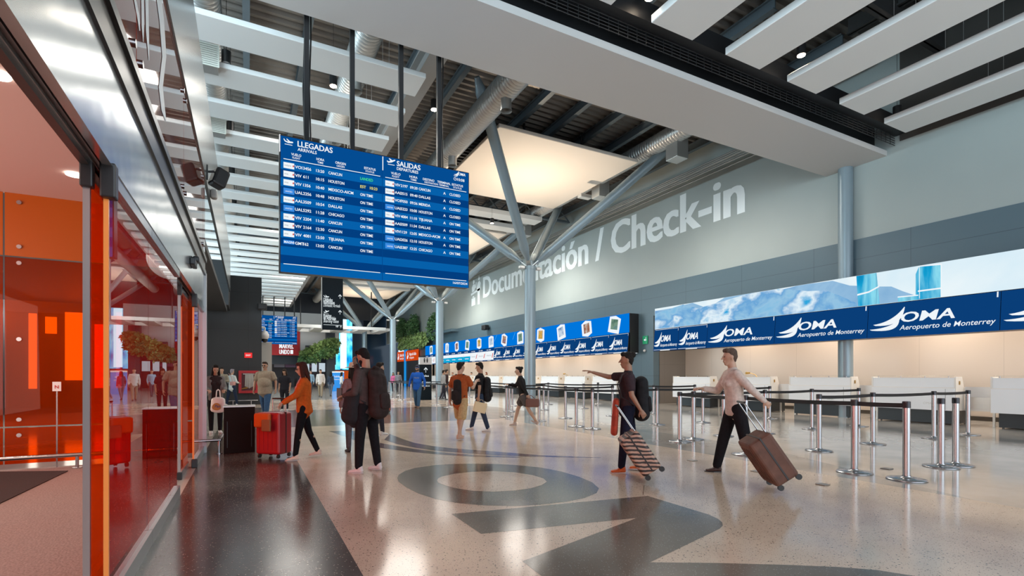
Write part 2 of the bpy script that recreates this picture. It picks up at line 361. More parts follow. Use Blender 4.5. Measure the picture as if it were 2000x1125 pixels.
# end wall, left wall and what closes the hall
struct('wall_left', MB().box(-9, 10.6, 0, -8.8, 90, ROOF).box(-9, -9, 4.2, -8.8, 10.6, ROOF), M_dwall)
struct('wall_rear_blocker', MB().box(-9, -9, 0, XG, -8.7, ROOF), M_dwall)  # added out of view, keeps bright sky reflections off the lobby back glass
struct('wall_far', MB().box(-9, 84, 0, 22, 84.3, ROOF), mat('wall_far_dark', (.03,.04,.055), .3))
struct('wall_pier', MB().box(-8.8, 26.5, 0, .56, 27.3, 6.0).box(-8.8, 24.3, 4.35, XG-.05, 26.5, 6.2), M_dwall)
# daylit area beyond: white bulkhead and frame
struct('wall_bulkhead', MB().box(-3, 60, 4.1, 9.2, 60.4, 8.3).box(-3, 60.0, 3.95, 9.2, 60.5, 4.1), mat('bulkhead_white', (.55,.57,.58), .5))
struct('wall_bulkhead_dark', MB().box(-3, 61, 2.6, 9, 61.3, 4.1).box(-3,61.4,8.0,14,61.8,10.6), mat('bulkhead_dark', (.02,.025,.035), .4))
# glazed dark end of the right-hand side
struct('wall_end_right', MB().box(14.6, 73, 0, XR+2, 73.4, ROOF), mat('end_glass', (.015,.03,.05), .1))
# ================================================================ orange glazed entrance lobby on the left
struct('floor_lobby', MB().box(-8.8, -8.5, -.001, XG-.12, 9.9, .004), M_carpet)
struct('ceiling_lobby', MB().box(-8.8, -8.5, 4.05, XG-.1, 9.95, 4.2), mat('lobby_ceiling', (.80,.62,.56), .6))
lamp('AREA', 'daylight_lobby', (-6.5, 2.5, 2.0), 240, (1,.60,.45), 12, 3.6, aim=(4, 2.5, 2.2))
lamp('AREA', 'back_room_fill', (-8.3, 15.5, 2.4), 170, (1,.85,.65), 8, 2.4, aim=(0, 14, 1.5))  # added fill so the orange back glass glows
# --- entrance front: header, fascia, glass
def strip(x0, x1, z0, z1, y0=-8.5, y1=10.55): return MB().box(x0, y0, z0, x1, y1, z1)
trim(strip(XG-.10, XG-.085, 2.58, 2.60).box(XG-.045, -8.5, 2.58, XG, 10.55, 2.60).box(XG-.012, -8.5, 2.60, XG, 10.55, 3.16), mat('header_metal', (.50,.55,.57), .18, .75, noise=1.5, bump=.25, vary=.05))
trim(strip(XG-.085, XG-.045, 2.63, 2.66).box(XG-.14, -8.5, 2.56, XG-.10, 10.55, 2.75), mat('header_dark', (.10,.10,.10), .35, .6))
trim(strip(XG-.012, XG+.02, 3.16, 3.25).box(XG-.02, -8.5, 3.25, XG+.005, 10.55, 3.40).box(XG-.012, -8.5, 3.40, XG+.03, 10.55, 3.47), mat('channel_dark', (.055,.06,.062), .3, .6))
trim(MB().box(XG-.03, -8.5, 4.90, XG+.02, 24.3, 6.55), M_fascia)
# orange glass band above the header: one thing per pane
for k, (a, b) in enumerate([(-1.5,1.4),(1.42,4.3),(4.32,7.2),(7.22,10.1),(10.12,10.55)]):
    t = thing('glass_panel', '%s glossy red-orange glass pane of the band above the door header, counting into the hall' % ORD[k], 'glass panel', (XG, a, 3.5), group='orange panes above the door header')
    MB().box(-.012, 0, 0, 0, b-a, 1.38).build('pane', M_ormirror, t)
    bm_ = MB()
    for yb in (.12, b-a-.12):
        for zb in (.12, 1.26):
            if b-a > 1: MB().cyl((0, yb, zb), (.02, yb, zb), .028, n=14).build('bolt', M_chrome, t)
# white strokes drawn as flat shapes on the glass band
def stroke(name, pts, parent=None):
    n = MB(); L = []; R_ = []
    for px, py, w_ in pts:
        a = atX(px-w_/2, py, XG+.003); b = atX(px+w_/2, py, XG+.003); L.append(a); R_.append(b)
    n.poly(L+R_[::-1]); return n
br = thing('white_strokes', 'white strokes on the orange glass band above the header', 'lettering', (0,0,0))
for pts in ([(258,-30,4),(270,30,5),(273,60,2)], [(278,-40,5),(279,50,5),(280,82,1)], [(286,-40,6),(288,60,6),(291,118,1)], [(311,0,10),(316,40,9),(321,110,8),(314,170,8),(319,215,7),(324,236,2)]):
    n = stroke('stroke', pts); n.build('stroke', M_lwhite, br)
# sliding doors and fixed panes: each a thing
def leaf(y0, y1, label, X=XG-.115):
    t = thing('sliding_door', label, 'door', (X, y0, 0), group='glass sliding doors of the orange lobby')
    MB().box(-.012, .02, .08, 0, y1-y0-.02, 2.55).build('pane', G_or2, t)
    MB().box(-.02, 0, .08, .012, .028, 2.52).build('stile', M_alu, t)
    MB().box(-.02, 0, .0, .012, y1-y0, .085).build('bottom_rail', M_alu, t)
    MB().box(-.022, 0, 2.50, .015, y1-y0, 2.60).build('top_rail', M_fascia, t)
    MB().bbox(-.03, -.03, 2.44, .03, .03, 2.60, .008).build('end_cap', M_rub, t)
    MB().bbox(-.03, -.03, 0, .03, .03, .10, .008).build('end_cap', M_rub, t)
    return t
leaf(3.62, 4.85, 'nearest clear orange sliding door leaf, its steel edge beside the lobby opening')
leaf(7.9, 8.95, 'farther orange sliding door leaf with a black shoe at its foot')
def fixed(y0, y1, label, m, cap=False):
    t = thing('glass_panel', label, 'glass panel', (XG-.03, y0, 0), group='fixed orange panes of the lobby front')
    MB().box(-.014, .0, .1, 0, y1-y0, 2.58).build('pane', m, t)
    MB().box(-.03, 0, 0, .03, y1-y0, .12).build('base_channel', M_alu, t)
    MB().box(-.02, 0, 2.50, .025, y1-y0, 2.58).build('head_channel', M_fascia, t)
    if cap:
        MB().bbox(-.03, -.05, 2.40, .045, .03, 2.60, .01).build('end_cap', M_rub, t)
        MB().box(-.02, -.004, .1, .004, .016, 2.5).build('glass_edge', mat('glass_edge', (.95,.33,.08), .2, emit=None), t)
        MB().bbox(-.03, -.05, 0, .045, .03, .13, .01).build('end_cap', M_rub, t)
    return t
fixed(3.66, 4.98, 'nearest fixed orange pane of the lobby front, mirroring the flight board', G_or, True)
fixed(4.99, 6.31, 'second fixed orange pane of the lobby front, mirroring walking people', G_or)
fixed(6.32, 6.85, 'narrow fixed orange pane just before the farther doorway', G_or)
fixed(8.85, 10.45, 'farthest fixed orange pane, between the farther doorway and the steel end post', G_or2, True)
tag(MB().box(XG-.06, 10.45, 0, XG+.03, 10.55, 3.2).build('end_post', M_post), 'tall slim steel post closing the far end of the orange glass front', 'post')
for k, (a, b) in enumerate([(-8.4,-5.5),(-5.45,-2.6),(-2.55,.4)]):
    fixed(a, b, '%s fixed orange pane behind the viewpoint, beside the near doorway' % ORD[k], G_behind)
# lobby back wall of orange glass
for k, (a, b) in enumerate([(-3.14,-.82),(-5.3,-3.16),(-7.46,-5.32)]):
    wh = ['right-hand, beside the sliding door', 'second from the sliding door', 'farthest from the sliding door'][k]
    t = thing('glass_wall_panel', 'orange lobby back wall bay %s' % wh, 'glass wall', (a, 9.9, 0), group='orange glass bays at the back of the lobby')
    W_ = b-a
    MB().box(0, 0, 3.13, W_, .012, 4.05).build('upper_pane', M_oropaque, t)
    MB().box(0, 0, .08, W_, .012, .61).build('lower_pane', G_back, t); MB().box(0, 0, .63, W_, .012, 3.11).build('middle_pane', G_back, t)
    for xb in (.16,):
        for zb in (.50, .73, 1.91, 3.03, 3.27, 3.92): MB().cyl((xb, -.02, zb), (xb, 0, zb), .03, n=12).build('bolt', M_chrome, t)
# rail in front of it
t = thing('bumper_rail', 'low steel bumper rail in front of the orange lobby back wall', 'rail', (0, 9.6, 0))
MB().cyl((-7.4,0,.2), (-1.0,0,.2), .03).build('rail', M_chrome, t)
for x in (-1.25,-2.25,-3.8,-5.4,-7.0): MB().cyl((x,0,.004), (x,0,.19), .022).cyl((x,0,.004),(x,0,.015),.06).build('foot', M_chrome, t)
p0 = fl(128,921)
mt = MB(); q = [(-6.5,9.1),(-2.75,9.1),(-2.35,5.2),(-6.5,3.0)]
pts_ = [fl(133,921), fl(0,985), fl(-300,1120), fl(-500,930)]
mt.prism([(p.x,p.y,0) for p in pts_], (0,0,.005), (0,0,.014)); tag(mt.build('door_mat', mat('mat_black', (.03,.028,.028), .95, noise=80, vary=.4)), 'large black entrance mat on the lobby carpet', 'mat')
# small white sign on the glass
sp = atY(113,756,9.86)
t = thing('notice_plate', 'small white notice plate on a thin stand before the orange glass', 'sign', (sp.x, 9.82, 0))
MB().box(-.05, -.01, sp.z-.06, .05, 0, sp.z+.08).build('plate', mat('notice_white', (.85,.8,.78), .5), t)
MB().box(-.008, -.004, 0, .008, .004, sp.z-.06).build('stem', M_chrome, t)
lt = MB(); put_text(lt, 'N', (0,-.013,sp.z-.02), (1,0,0), (0,0,1), .07, align='C', bold=.03); lt.build('symbol', mat('red_ink', (.6,.03,.02), .5), t)
# lobby downlights
for k, (px, py) in enumerate([(145,340),(-5,144),(-260,300)]):
    p = atz(px, py, 4.05); tag(MB().cyl((p.x,p.y,4.03),(p.x,p.y,4.052),.09,n=24).build('downlight', emat('downlight_glow', (1,.93,.82), 9)), ['round recessed downlight in the lobby ceiling near the sliding door','round recessed downlight in the lobby ceiling at the left picture edge','round recessed downlight deep in the lobby ceiling'][k], 'downlight', 'lobby ceiling downlights')
    lamp('SPOT', 'downlight_light', (p.x,p.y,4.0), 45, (1,.86,.7), .08, aim=(p.x,p.y,0), spot=2.0)
# room behind the lobby with glowing panels added for bright patches in the orange glass
struct('wall_left_room', MB().box(-8.79, 9.95, 0, -8.6, 24, .9).box(-8.79, 9.95, 3.3, -8.6, 24, 6).box(-8.79, 9.95, .9, -8.6, 10.8, 3.3).box(-8.79, 13.2, .9, -8.6, 14.0, 3.3).box(-8.79, 16.4, .9, -8.6, 17.2, 3.3), mat('left_room_wall', (.12,.10,.09), .6))
for k, (a, b) in enumerate([(10.8,13.2),(14.0,16.4),(17.2,20)]):
    struct('glow_panel_%d' % (k+1), MB().box(-8.78, a, .9, -8.70, b, 3.3), emat('patch_glow', (1,.93,.8), 2.0))
for k, (x0, x1, z0, z1) in enumerate([(-6.95,-6.75,.9,3.6),(-6.5,-6.2,2.9,3.5),(-5.95,-5.35,1.2,3.7),(-5.1,-4.75,.9,3.3),(-4.45,-4.3,.9,3.8)]):
    struct('glow_panel_%d' % (k+4), MB().box(x0, 23.9, z0, x1, 24.0, z1), emat('patch_glow', (1,.93,.8), 2.0))
struct('wall_room_end', MB().box(-8.8, 24.02, 0, -3.9, 24.2, 4.06), MATS['left_room_wall'])
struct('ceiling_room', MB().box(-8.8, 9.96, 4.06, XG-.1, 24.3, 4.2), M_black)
# door operator sensor and motor on the header
t = thing('door_sensor', 'black presence sensor on the near header of the sliding door', 'sensor', (0,0,0))
a, b = atX(88,10,XG+.03), atX(122,100,XG+.03)
MB().bbox(XG+.0, a.y, 2.93, XG+.06, b.y, 3.04, .015).build('housing', M_rub, t)
MB().bbox(XG, a.y-.25, 3.02, XG+.10, a.y+.12, 3.12, .03).build('bracket', M_rub, t)
t = thing('door_sensor', 'small black presence sensor on the header above the farther doorway', 'sensor', (XG, 7.9, 0))
MB().bbox(0, 0, 2.86, .06, .35, 2.96, .015).build('housing', M_rub, t); MB().bbox(0, .36, 2.97, .08, .52, 3.05, .02).build('bracket', M_rub, t)
# wall-mounted loudspeaker and camera on the metal fascia
p = atX(405,335,XG+.03); t = thing('loudspeaker', 'black loudspeaker angled out on a bracket from the metal fascia beside the flight board', 'loudspeaker', (XG+.02, p.y, p.z), 0)
MB().box(0, -.02, -.15, .02, .02, .12).cyl((.02,0,0), (.12,0,.02), .02).build('bracket', M_rub, t)
Mx = Matrix.Rotation(math.radians(25),4,'Z') @ Matrix.Rotation(math.radians(18),4,'Y')
MB().bbox(.10,-.13,-.17,.34,.13,.17,.04,Mx).build('cabinet', M_rub, t)
p = atX(412,378,XG+.03); tag(MB().bbox(XG+.02, p.y-.1, p.z-.1, XG+.14, p.y+.1, p.z+.08, .04).build('wall_lamp', mat('off_white', (.55,.55,.52), .5)), 'small off-white detector box on the fascia below the loudspeaker', 'detector')
# ================================================================ hanging ceiling parts
def baffle(name, x0, y0, x1, y1, z, h, label, group):
    t = thing(name, label, 'ceiling baffle', ((x0+x1)/2, (y0+y1)/2, z), group=group)
    w_, d_ = (x1-x0)/2, (y1-y0)/2
    MB().bbox(-w_, -d_, 0, w_, d_, h, .012, seg=1).build('panel', M_white, t)
    for a, b in ((-.75,-.7),(.75,-.7),(.75,.7),(-.75,.7)):
        MB().cyl((w_*a, d_*b, h), (w_*a, d_*b, ROOF-z), .006, n=4, caps=False).build('suspension_wire', M_galv, t)
    return t
pitch = 1.762
for k in range(26):
    y = 11.43+k*pitch
    baffle('ceiling_baffle', -3.2 if k else -3.0, y, 3.72, y+.9, 8.4, .12, '%s white ceiling baffle of the left-hand row, counted from the broad soffit into the hall' % ORD[k], 'white baffles over the left side')
for k in range(6):
    x = 4.95+k*2.15
    baffle('ceiling_baffle', x, -7, x+1.15, 7.55, 8.4, .16, '%s long white baffle before the broad soffit, counted from the left' % ORD[k], 'long white baffles before the soffit')
k = 0
for yb in (24.6, 26.6, 36.9, 39.0, 48.8, 51):
    baffle('ceiling_baffle', 7, yb, 14.9, yb+.9, 10.2, .25, '%s narrow white baffle between the lit square panels, counted from the flight board' % ORD[k], 'white baffles between the lit panels'); k += 1
# square luminous panels over the branching columns
Mp = mat('panel_lit', (.86,.80,.72), .7)
for k, yc in enumerate((19.4, 31.5, 43.6, 55.6)):
    t = thing('ceiling_panel', ['large square white panel glowing warm above the nearest branching column','square white panel above the second branching column','square white panel above the third branching column','small distant square panel above the fourth branching column'][k], 'ceiling panel', (11.2, yc, 10.28), group='square panels over the columns')
    MB().bbox(-3.25,-3.3,0,3.25,3.3,.14,.02,seg=1).build('panel', Mp, t)
    MB().cyl((-1.5,-2,.14),(-1.5,-2,1.1),.05,n=8).cyl((1,-2.4,.14),(1,-2.4,1.1),.05,n=8).cyl((0,2,.14),(0,2,1.1),.05,n=8).build('hanger', M_rub, t)
# branching columns
for k, yc in enumerate((19.5, 31.5, 43.6, 55.6)):
    t = thing('branching_column', ['nearest blue-grey steel column splitting into four slanted branches','second branching steel column, behind the restroom totem','third branching steel column, right of the hanging wayfinding sign','farthest branching steel column, against the glowing blue screen'][k], 'column', (11.17, yc, 0), group='branching steel columns')
    MB().cyl((0,0,0),(0,0,6.15),.255,n=28).build('shaft', M_colm, t)
    MB().cyl((0,0,0),(0,0,.06),.33,n=28).build('base_ring', M_colm, t)
    MB().cyl((0,0,6.1),(0,0,6.25),.27,n=28).cyl((0,0,6.25),(0,0,6.5),.16,n=16).build('collar', M_colm, t)
    for sx, sy in ((-1,-1),(1,-1),(-1,1),(1,1)):
        a = Vector((sx*.14, sy*.14, 6.32)); b = Vector((sx*4.55, sy*4.45, 11.15)); dv = (b-a).normalized()
        br_ = MB().cyl(a+dv*.25, a+dv*.85, .09, .2, n=16).cyl(a+dv*.85, b-dv*.5, .2, n=20).cyl(b-dv*.5, b, .2, .09, n=16).build('branch', M_colm, t)
        MB().box(-.09,-.02,-.2,.09,.02,.35,Matrix.Translation(a+dv*.12) @ dv.to_track_quat('Z','Y').to_matrix().to_4x4()).build('pin_plate', M_galv, t)
    for s in (-1, 1):
        MB().bbox(s*.42-.12,-.1,6.12,s*.42+.12,.1,6.24,.02).build('uplight', M_galv, t)
    lamp('SPOT', 'column_uplight_light', (11.17, yc, 6.62), 420, (1,.80,.60), .12, aim=(11.17, yc, 11), spot=2.5, blend=.6)
    for s in (-1,1): lamp('POINT', 'column_uplight_light', (11.17+s*.35, yc-.35, 6.5), 70, (1,.82,.65), .05)
# wall column under the soffit
tag(MB().cyl((17.42,9.5,0),(17.42,9.5,8.19),.215,n=28).build('round_column', M_colm), 'slim round blue-grey column standing before the right wall under the soffit end', 'column')
# spiral ducts
def duct(name, x, z, y0, y1, r, label, outlets=()):
    t = thing(name, label, 'air duct', (x, y0, z), group='galvanised spiral ducts')
    n = 20; L_ = y1-y0; vs = []; fs = []; step = .14; m_ = int(L_/step)
    for j in range(m_+1):
        for q, rr in ((0, r), (.12, r*1.0), (.135, r*1.05)):
            yy_ = min(L_, (j+q)*step)
            vs += [(rr*math.cos(2*math.pi*i/n), yy_, rr*math.sin(2*math.pi*i/n)) for i in range(n)]
    R_ = len(vs)//n
    fs = [(k*n+i, (k+1)*n+i, (k+1)*n+(i+1)%n, k*n+(i+1)%n) for k in range(R_-1) for i in range(n)]
    MB().add(vs, fs, True).build('pipe', M_galv, t)
    for oy in outlets: MB().cyl((0, oy-y0, -r*.8), (0, oy-y0, -r-.32), r*.42, n=16, caps=False).cyl((0,oy-y0,-r-.30),(0,oy-y0,-r-.33),r*.46,n=16,caps=False).build('outlet', M_galv, t)
    return t
duct('spiral_duct', 6.75, 9.9, 10.3, 60, .38, 'galvanised spiral duct running behind the nearest column branch', (13.2,17.6,21.5,25.8,30,36))
duct('spiral_duct', 2.65, 9.9, 20.8, 44, .34, 'galvanised spiral duct above the left-hand baffles beyond the hanging sign', ())
duct('spiral_duct', 2.65, 9.9, 11.1, 19.6, .34, 'galvanised spiral duct glimpsed between left-hand baffles near the hanging rods', (14.3,17.8))
duct('spiral_duct', -.9, 9.9, 10.3, 50, .34, 'galvanised spiral duct above the baffles beside the metal fascia', ())
t = duct('spiral_duct', 14.9, 10.9, 10.3, 60, .36, 'spiral duct with square drop boxes near the right wall', ())
for oy in (14.6, 19.5, 27): MB().bbox(-.1, oy-10.3-.3, -.95, .5, oy-10.3+.3, -.05, .01).build('drop_box', M_galv, t)
# cable trays and conduits near the right wall
t = thing('conduit_bundle', 'bundle of thin conduits along the top of the right wall', 'conduits', (16.2, 10.3, 9.7))
for k in range(7): MB().cyl((k*.12, 0, (k%3)*.14), (k*.12, 55, (k%3)*.14), .03, n=6).build('conduit', mat('conduit', (.28,.27,.25), .4, .6), t)
t = thing('conduit_bundle', 'thin conduits crossing under the roof behind the soffit', 'conduits', (4, 13.2, 10.75))
for k in range(6): MB().cyl((0, k*.13, 0), (13, k*.13, 0), .022, n=6).build('conduit', MATS['conduit'], t)
a = atz(1180,40,9.7); b = atz(1693,272,9.0)
tag(MB().cyl(a, b, .1, n=16).build('roof_pipe', mat('pipe_dark', (.10,.10,.10), .35, .5)), 'long dark pipe slanting above the near edge of the broad soffit', 'pipe')
g = MB()
for k in range(5): g.cyl((-.2, 8.12, ZS+.22+k*.07), (XR-.05, 8.12, ZS+.22+k*.07), .012, n=5)
for k in range(70): g.cyl((k*.25, 8.12, ZS+.2), (k*.25, 8.12, ZS+.52), .01, n=4)
tag(g.build('cable_basket', M_rub), 'black wire cable basket along the near edge of the broad soffit', 'cable tray')
# pendant downlights among the baffles
def spot_(px, py, z, label, wire=True, s=1):
    p = atz(px, py, z); t = thing('pendant_downlight', label, 'downlight', (p.x, p.y, p.z), group='small pendant downlights')
    MB().cyl((0,0,0),(0,0,.26),.1*s,n=16).build('housing', M_rub, t)
    MB().cyl((0,0,-.012),(0,0,.0),.085*s,n=16).build('lens', emat('lens_glow', (1,.82,.62), 40), t)
    MB().cyl((0,0,.26),(0,0,ROOF-z),.006,n=4).build('wire', M_rub, t)
    lamp('SPOT', 'pendant_light', (p.x,p.y,p.z-.05), 60, (1,.85,.68), .06, aim=(p.x,p.y,0), spot=1.5)
spot_(651,168,9.0,'lit pendant downlight between the second and third left-hand baffles')
spot_(848,214,9.0,'lit pendant downlight right of the grey beam')
spot_(1565,108,8.9,'lit downlight between the third and fourth long baffles before the soffit')
spot_(1752,226,8.7,'lit downlight beside the end of the last long baffle')
spot_(1268,-4,8.9,'lit downlight at the top picture edge before the soffit')
spot_(961,436,9.6,'tiny lit downlight right of the flight board')
def cyl_spot(px, py, z, label):
    p = atz(px, py, z); t = thing('cylinder_spotlight', label, 'spotlight', (p.x,p.y,p.z), group='black cylinder spotlights between left baffles')
    MB().cyl((0,0,-.22),(0,0,.05),.1,n=16).build('housing', M_rub, t); MB().cyl((0,0,-.225),(0,0,-.2),.08,n=14).build('lens', mat('lens_grey', (.3,.3,.3), .1), t)
    MB().cyl((0,0,.05),(0,0,ROOF-p.z),.008,n=4).build('stem', M_rub, t)
for k, (px, py) in enumerate([(442,105),(450,242),(453,330),(458,391),(462,437),(464,472),(467,500),(536,548),(528,576),(525,587)]):
    cyl_spot(px, py, 8.75, '%s black cylinder spotlight between left-hand baffles, counted from the top of the view' % ORD[k])
# air grilles at the left ends of the gaps
for k, (px, py) in enumerate([(398,104),(418,241)]):
    p = atz(px, py, 8.55); t = thing('air_grille', ['cream slotted air grille high beside the fascia, nearer one','cream slotted air grille beside the fascia, farther one'][k], 'grille', (p.x,p.y,p.z), group='air grilles beside the fascia')
    f = MB().box(-.3,-.02,-.25,.3,.0,-.22).box(-.3,-.02,.22,.3,0,.25).box(-.3,-.02,-.22,-.27,0,.22).box(.27,-.02,-.22,.3,0,.22); f.build('frame', mat('grille_cream', (.6,.62,.55), .5), t)
    s = MB()
    for j in range(9): s.box(-.27,-.015,-.2+j*.047,.27,0,-.175+j*.047)
    s.build('louvre', MATS['grille_cream'], t); MB().box(-.27,.002,-.22,.27,.4,.22).build('duct_neck', M_galv, t)
# right-hand roof: small clamp lamps
for k, (px, py) in enumerate([(1142,384)]):
    p = atz(px, py, 9.6); tag(MB().bbox(p.x-.3,p.y-.15,p.z-.08,p.x+.3,p.y+.15,p.z+.08,.02).build('air_diffuser', M_galv), 'small box diffuser under the duct right of the lit panel', 'diffuser')
# ================================================================ signs, screens, lettering
def lin(r, g, b): return tuple(((c/255)/12.92 if c/255 <= .04045 else ((c/255+.055)/1.055)**2.4) for c in (r, g, b))
E_white = emat('screen_white', lin(240,246,250), 1)
E_board = emat('screen_board', lin(4,76,146), 1); E_dark = emat('screen_dark_row', lin(2,62,128), 1); E_light = emat('screen_light_row', lin(6,96,170), 1)
E_banner = emat('screen_banner', lin(10,62,120), 1)
E_green = emat('screen_green', lin(70,220,130), 1); E_yellow = emat('screen_yellow', lin(235,225,110), 1)
E_tile = emat('screen_logo_blue', lin(60,140,225), 1)
E_redink = emat('screen_red', lin(215,60,50), 1); E_greyink = emat('screen_grey', lin(150,160,165), 1)
UXb = Vector((1,0,0)); UZ = Vector((0,0,1))
def plane_land(mb, o, ux, s, flip=1):
    """aeroplane pictogram with a runway line"""
    f = [(0,.62),(.08,.60),(.2,.42),(.52,.36),(.28,.62),(.36,.66),(.68,.42),(.92,.44),(1.0,.36),(.94,.28),(.5,.2),(.16,.3),(.06,.42)]
    if flip < 0: f = [(x, .95-y*.9+.1*(1-x)) for x, y in f][::-1]; f = [(0,.40),(.07,.44),(.17,.36),(.44,.46),(.22,.70),(.32,.74),(.64,.56),(.88,.68),(.99,.66),(.97,.57),(.55,.30),(.17,.2),(.06,.28)]
    shape(mb, f, o, ux, UZ, s); shape(mb, [(.12,0),(.9,0),(.9,.07),(.12,.07)], o, ux, UZ, s)
def blade(x0,y0,x1,y1,x2,y2,t):
    A = []; B = []
    for i in range(11):
        u = i/10; x = (1-u)**2*x0+2*u*(1-u)*x1+u*u*x2; y = (1-u)**2*y0+2*u*(1-u)*y1+u*u*y2
        A.append((x, y)); k = t*math.sin(math.pi*min(1, u*.85+.12)); B.append((x+k*.55, y-k))
    return A+B[::-1]
def oma(mb, org, ux, W, H, sub=True):
    org = Vector(org); ux = Vector(ux)
    def S_(pts): mb.poly([org+ux*(x*W)+UZ*(y*H) for x, y in pts])
    S_(blade(.03,.40,.22,.44,.31,.86,.10)); S_(blade(.0,.26,.2,.26,.27,.50,.09))
    put_text(mb, 'OMA', org+ux*(.27*W)+UZ*(.40*H), ux, UZ, H*.42, width=.43*W, bold=.045, shear=.2)
    if sub: put_text(mb, 'Aeropuerto de Monterrey', org+ux*(.27*W)+UZ*(.14*H), ux, UZ, H*.21, width=.71*W, bold=.008, shear=.2)
# ---------------- flight board
YB = 10.35
def B_(x, y, Y=YB): return atY(540+x/3.516, 250+y/3.516, Y)
bl, br2 = B_(28,52), B_(1318,310); zt = (bl.z+br2.z)/2; zb_ = (B_(25,985).z+B_(1318,1095).z)/2
BX0, BX1, BH = bl.x, br2.x, zt-zb_
def flight_board(name, label, loc, rods, scale=1):
    t = thing(name, label, 'flight board', loc, group='hanging flight information boards')
    W_ = BX1-BX0; XM = B_(729,200).x-BX0
    MB().bbox(-.02, .004, -.0, W_+.02, .26, BH+.02, .01).build('housing', M_rub, t)
    MB().box(-.022, .004, BH*.88, -.0, .05, BH+.02).build('edge_strip', E_white, t)
    MB().box(0, 0, 0, W_, .006, BH).build('screen', E_board, t)
    X = lambda x: B_(x,500).x-BX0
    rz = lambda i: BH*(1-.213-.0632*i)
    dk, lt_ = MB(), MB()
    for i in range(13):
        (dk if i % 2 else lt_).box(.0, -.002, rz(i)-BH*.0316, XM-.012, 0, rz(i)+BH*.0316)
        (dk if i % 2 else lt_).box(XM, -.002, rz(i)-BH*.0316, W_, 0, rz(i)+BH*.0316)
    dk.box(XM-.012,-.003,0,XM-.006,0,BH)
    dk.build('dark_stripe', E_dark, t); lt_.build('light_stripe', E_light, t)
    T = MB(); G = MB(); Yl = MB(); L1 = MB(); L2 = MB(); R1 = MB(); K = MB()
    def tx(m, s, x, z, size, bold=.03, width=None, al='L', xs=1): put_text(m, s, (X(x), -.005, z), UXb, UZ, size, width, bold, 0, al, xs)
    def wid(a, b): return X(b)-X(a)
    plane_land(T, Vector((X(48),-.005,BH*.94)), UXb, .17)
    plane_land(T, Vector((X(757),-.005,BH*.94)), UXb, .18, -1)
    tx(T,'LLEGADAS',145,BH*.943,.15,.03,wid(145,385)); tx(T,'ARRIVALS',145,BH*.91,.085,.02,wid(145,276))
    tx(T,'SALIDAS',826,BH*.943,.15,.03,wid(826,988)); tx(T,'DEPARTURES',826,BH*.91,.085,.02,wid(826,973))
    oma(T, (X(1215),-.005,BH*.935), UXb, wid(1215,1330), .2, sub=False); tx(T,'10:08',1240,BH*.916,.085,.02,wid(1242,1292))
    T.lathe([(.026,0),(.034,0)],(X(1225),-.005,BH*.895),20) if False else None
    n = 18; c = Vector((X(1226),-.005,BH*.928))
    for i in range(n):
        a0, a1 = 2*math.pi*i/n, 2*math.pi*(i+1)/n
        T.poly([c+Vector((r*math.cos(a),0,r*math.sin(a))) for r, a in ((.036,a0),(.028,a0),(.028,a1),(.036,a1))])
    shape(T, [(-.003,0),(.003,0),(.003,.022),(-.003,.022)], c, UXb, UZ); shape(T, [(0,-.003),(.018,-.003),(.018,.003),(0,.003)], c, UXb, UZ)
    for s1, s2, x0, x1, z in (('VUELO','FLIGHT',101,170,.848),('HORA','TIME',274,328,.848),('ORIGEN','ORIGEN',404,476,.848),('ESTATUS','STATUS',602,680,.848),('VUELO','FLIGHT',786,851,.848),('HORA','TIME',913,968,.848),('DESTINO','DESTINATION',1005,1098,.848),('TERMINAL','TERMINAL',1104,1195,.848),('ESTATUS','STATUS',1204,1280,.848)):
        z1 = .867; w_ = wid(x0, x1)
        tx(T, s1, x0, BH*z1, .068, .025, w_*(.84 if s1 == 'DESTINO' else 1)); tx(T, s2, x0+(x1-x0)*.12, BH*(z1-.022), .055, .01, w_*.76 if s2 != 'DESTINATION' else w_)
    for a, b in ((48,712),(747,1303)):
        T.box(X(a),-.005,BH*.830,X(b),-.003,BH*.835); T.box(X(a),-.005,BH*.055,X(b),-.003,BH*.06)
    T.box(X(727),-.005,BH*.885,X(733),-.003,BH*.995)
    tx(T,'16/07/2024',1212,BH*.022,.07,.02,wid(1212,1310))
    A = [('VOI','3456','13:20','CANCUN','LANDED'),('VIV','611','10:15','HOUSTON','EST   10:23'),('VIV','1356','10:40','MEXICO-AICM','ON TIME'),('UAL','2256','10:48','HOUSTON','ON TIME'),('AAL','3509','10:54','DALLAS','ON TIME'),('UAL','5292','11:28','CHICAGO','ON TIME'),('VIV','2204','11:40','CANCUN','ON TIME'),('VIV','2164','12:30','CANCUN','ON TIME'),('VIV','4081','12:50','TIJUANA','ON TIME'),('GMT','162','13:05','CANCUN','ON TIME')]
    D = [('VIV','2197','09:20','CANCUN','CLOSED'),('AAL','3515','09:40','DALLAS','CLOSED'),('VOI','7050','09:56','MERIDA','CLOSED'),('UAL','5223','10:00','HOUSTON','CLOSED'),('VIV','4084','11:10','TIJUANA','ON TIME'),('AAL','3509','11:34','DALLAS','ON TIME'),('VIV','1129','12:05','MEXICO-AICM','ON TIME'),('UAL','2026','12:10','HOUSTON','ON TIME'),('UAL','5387','12:25','CHICAGO','ON TIME')]
    small = {'VOI':'volaris','VIV':'viva','AAL':'American','UAL':'UNITED'}
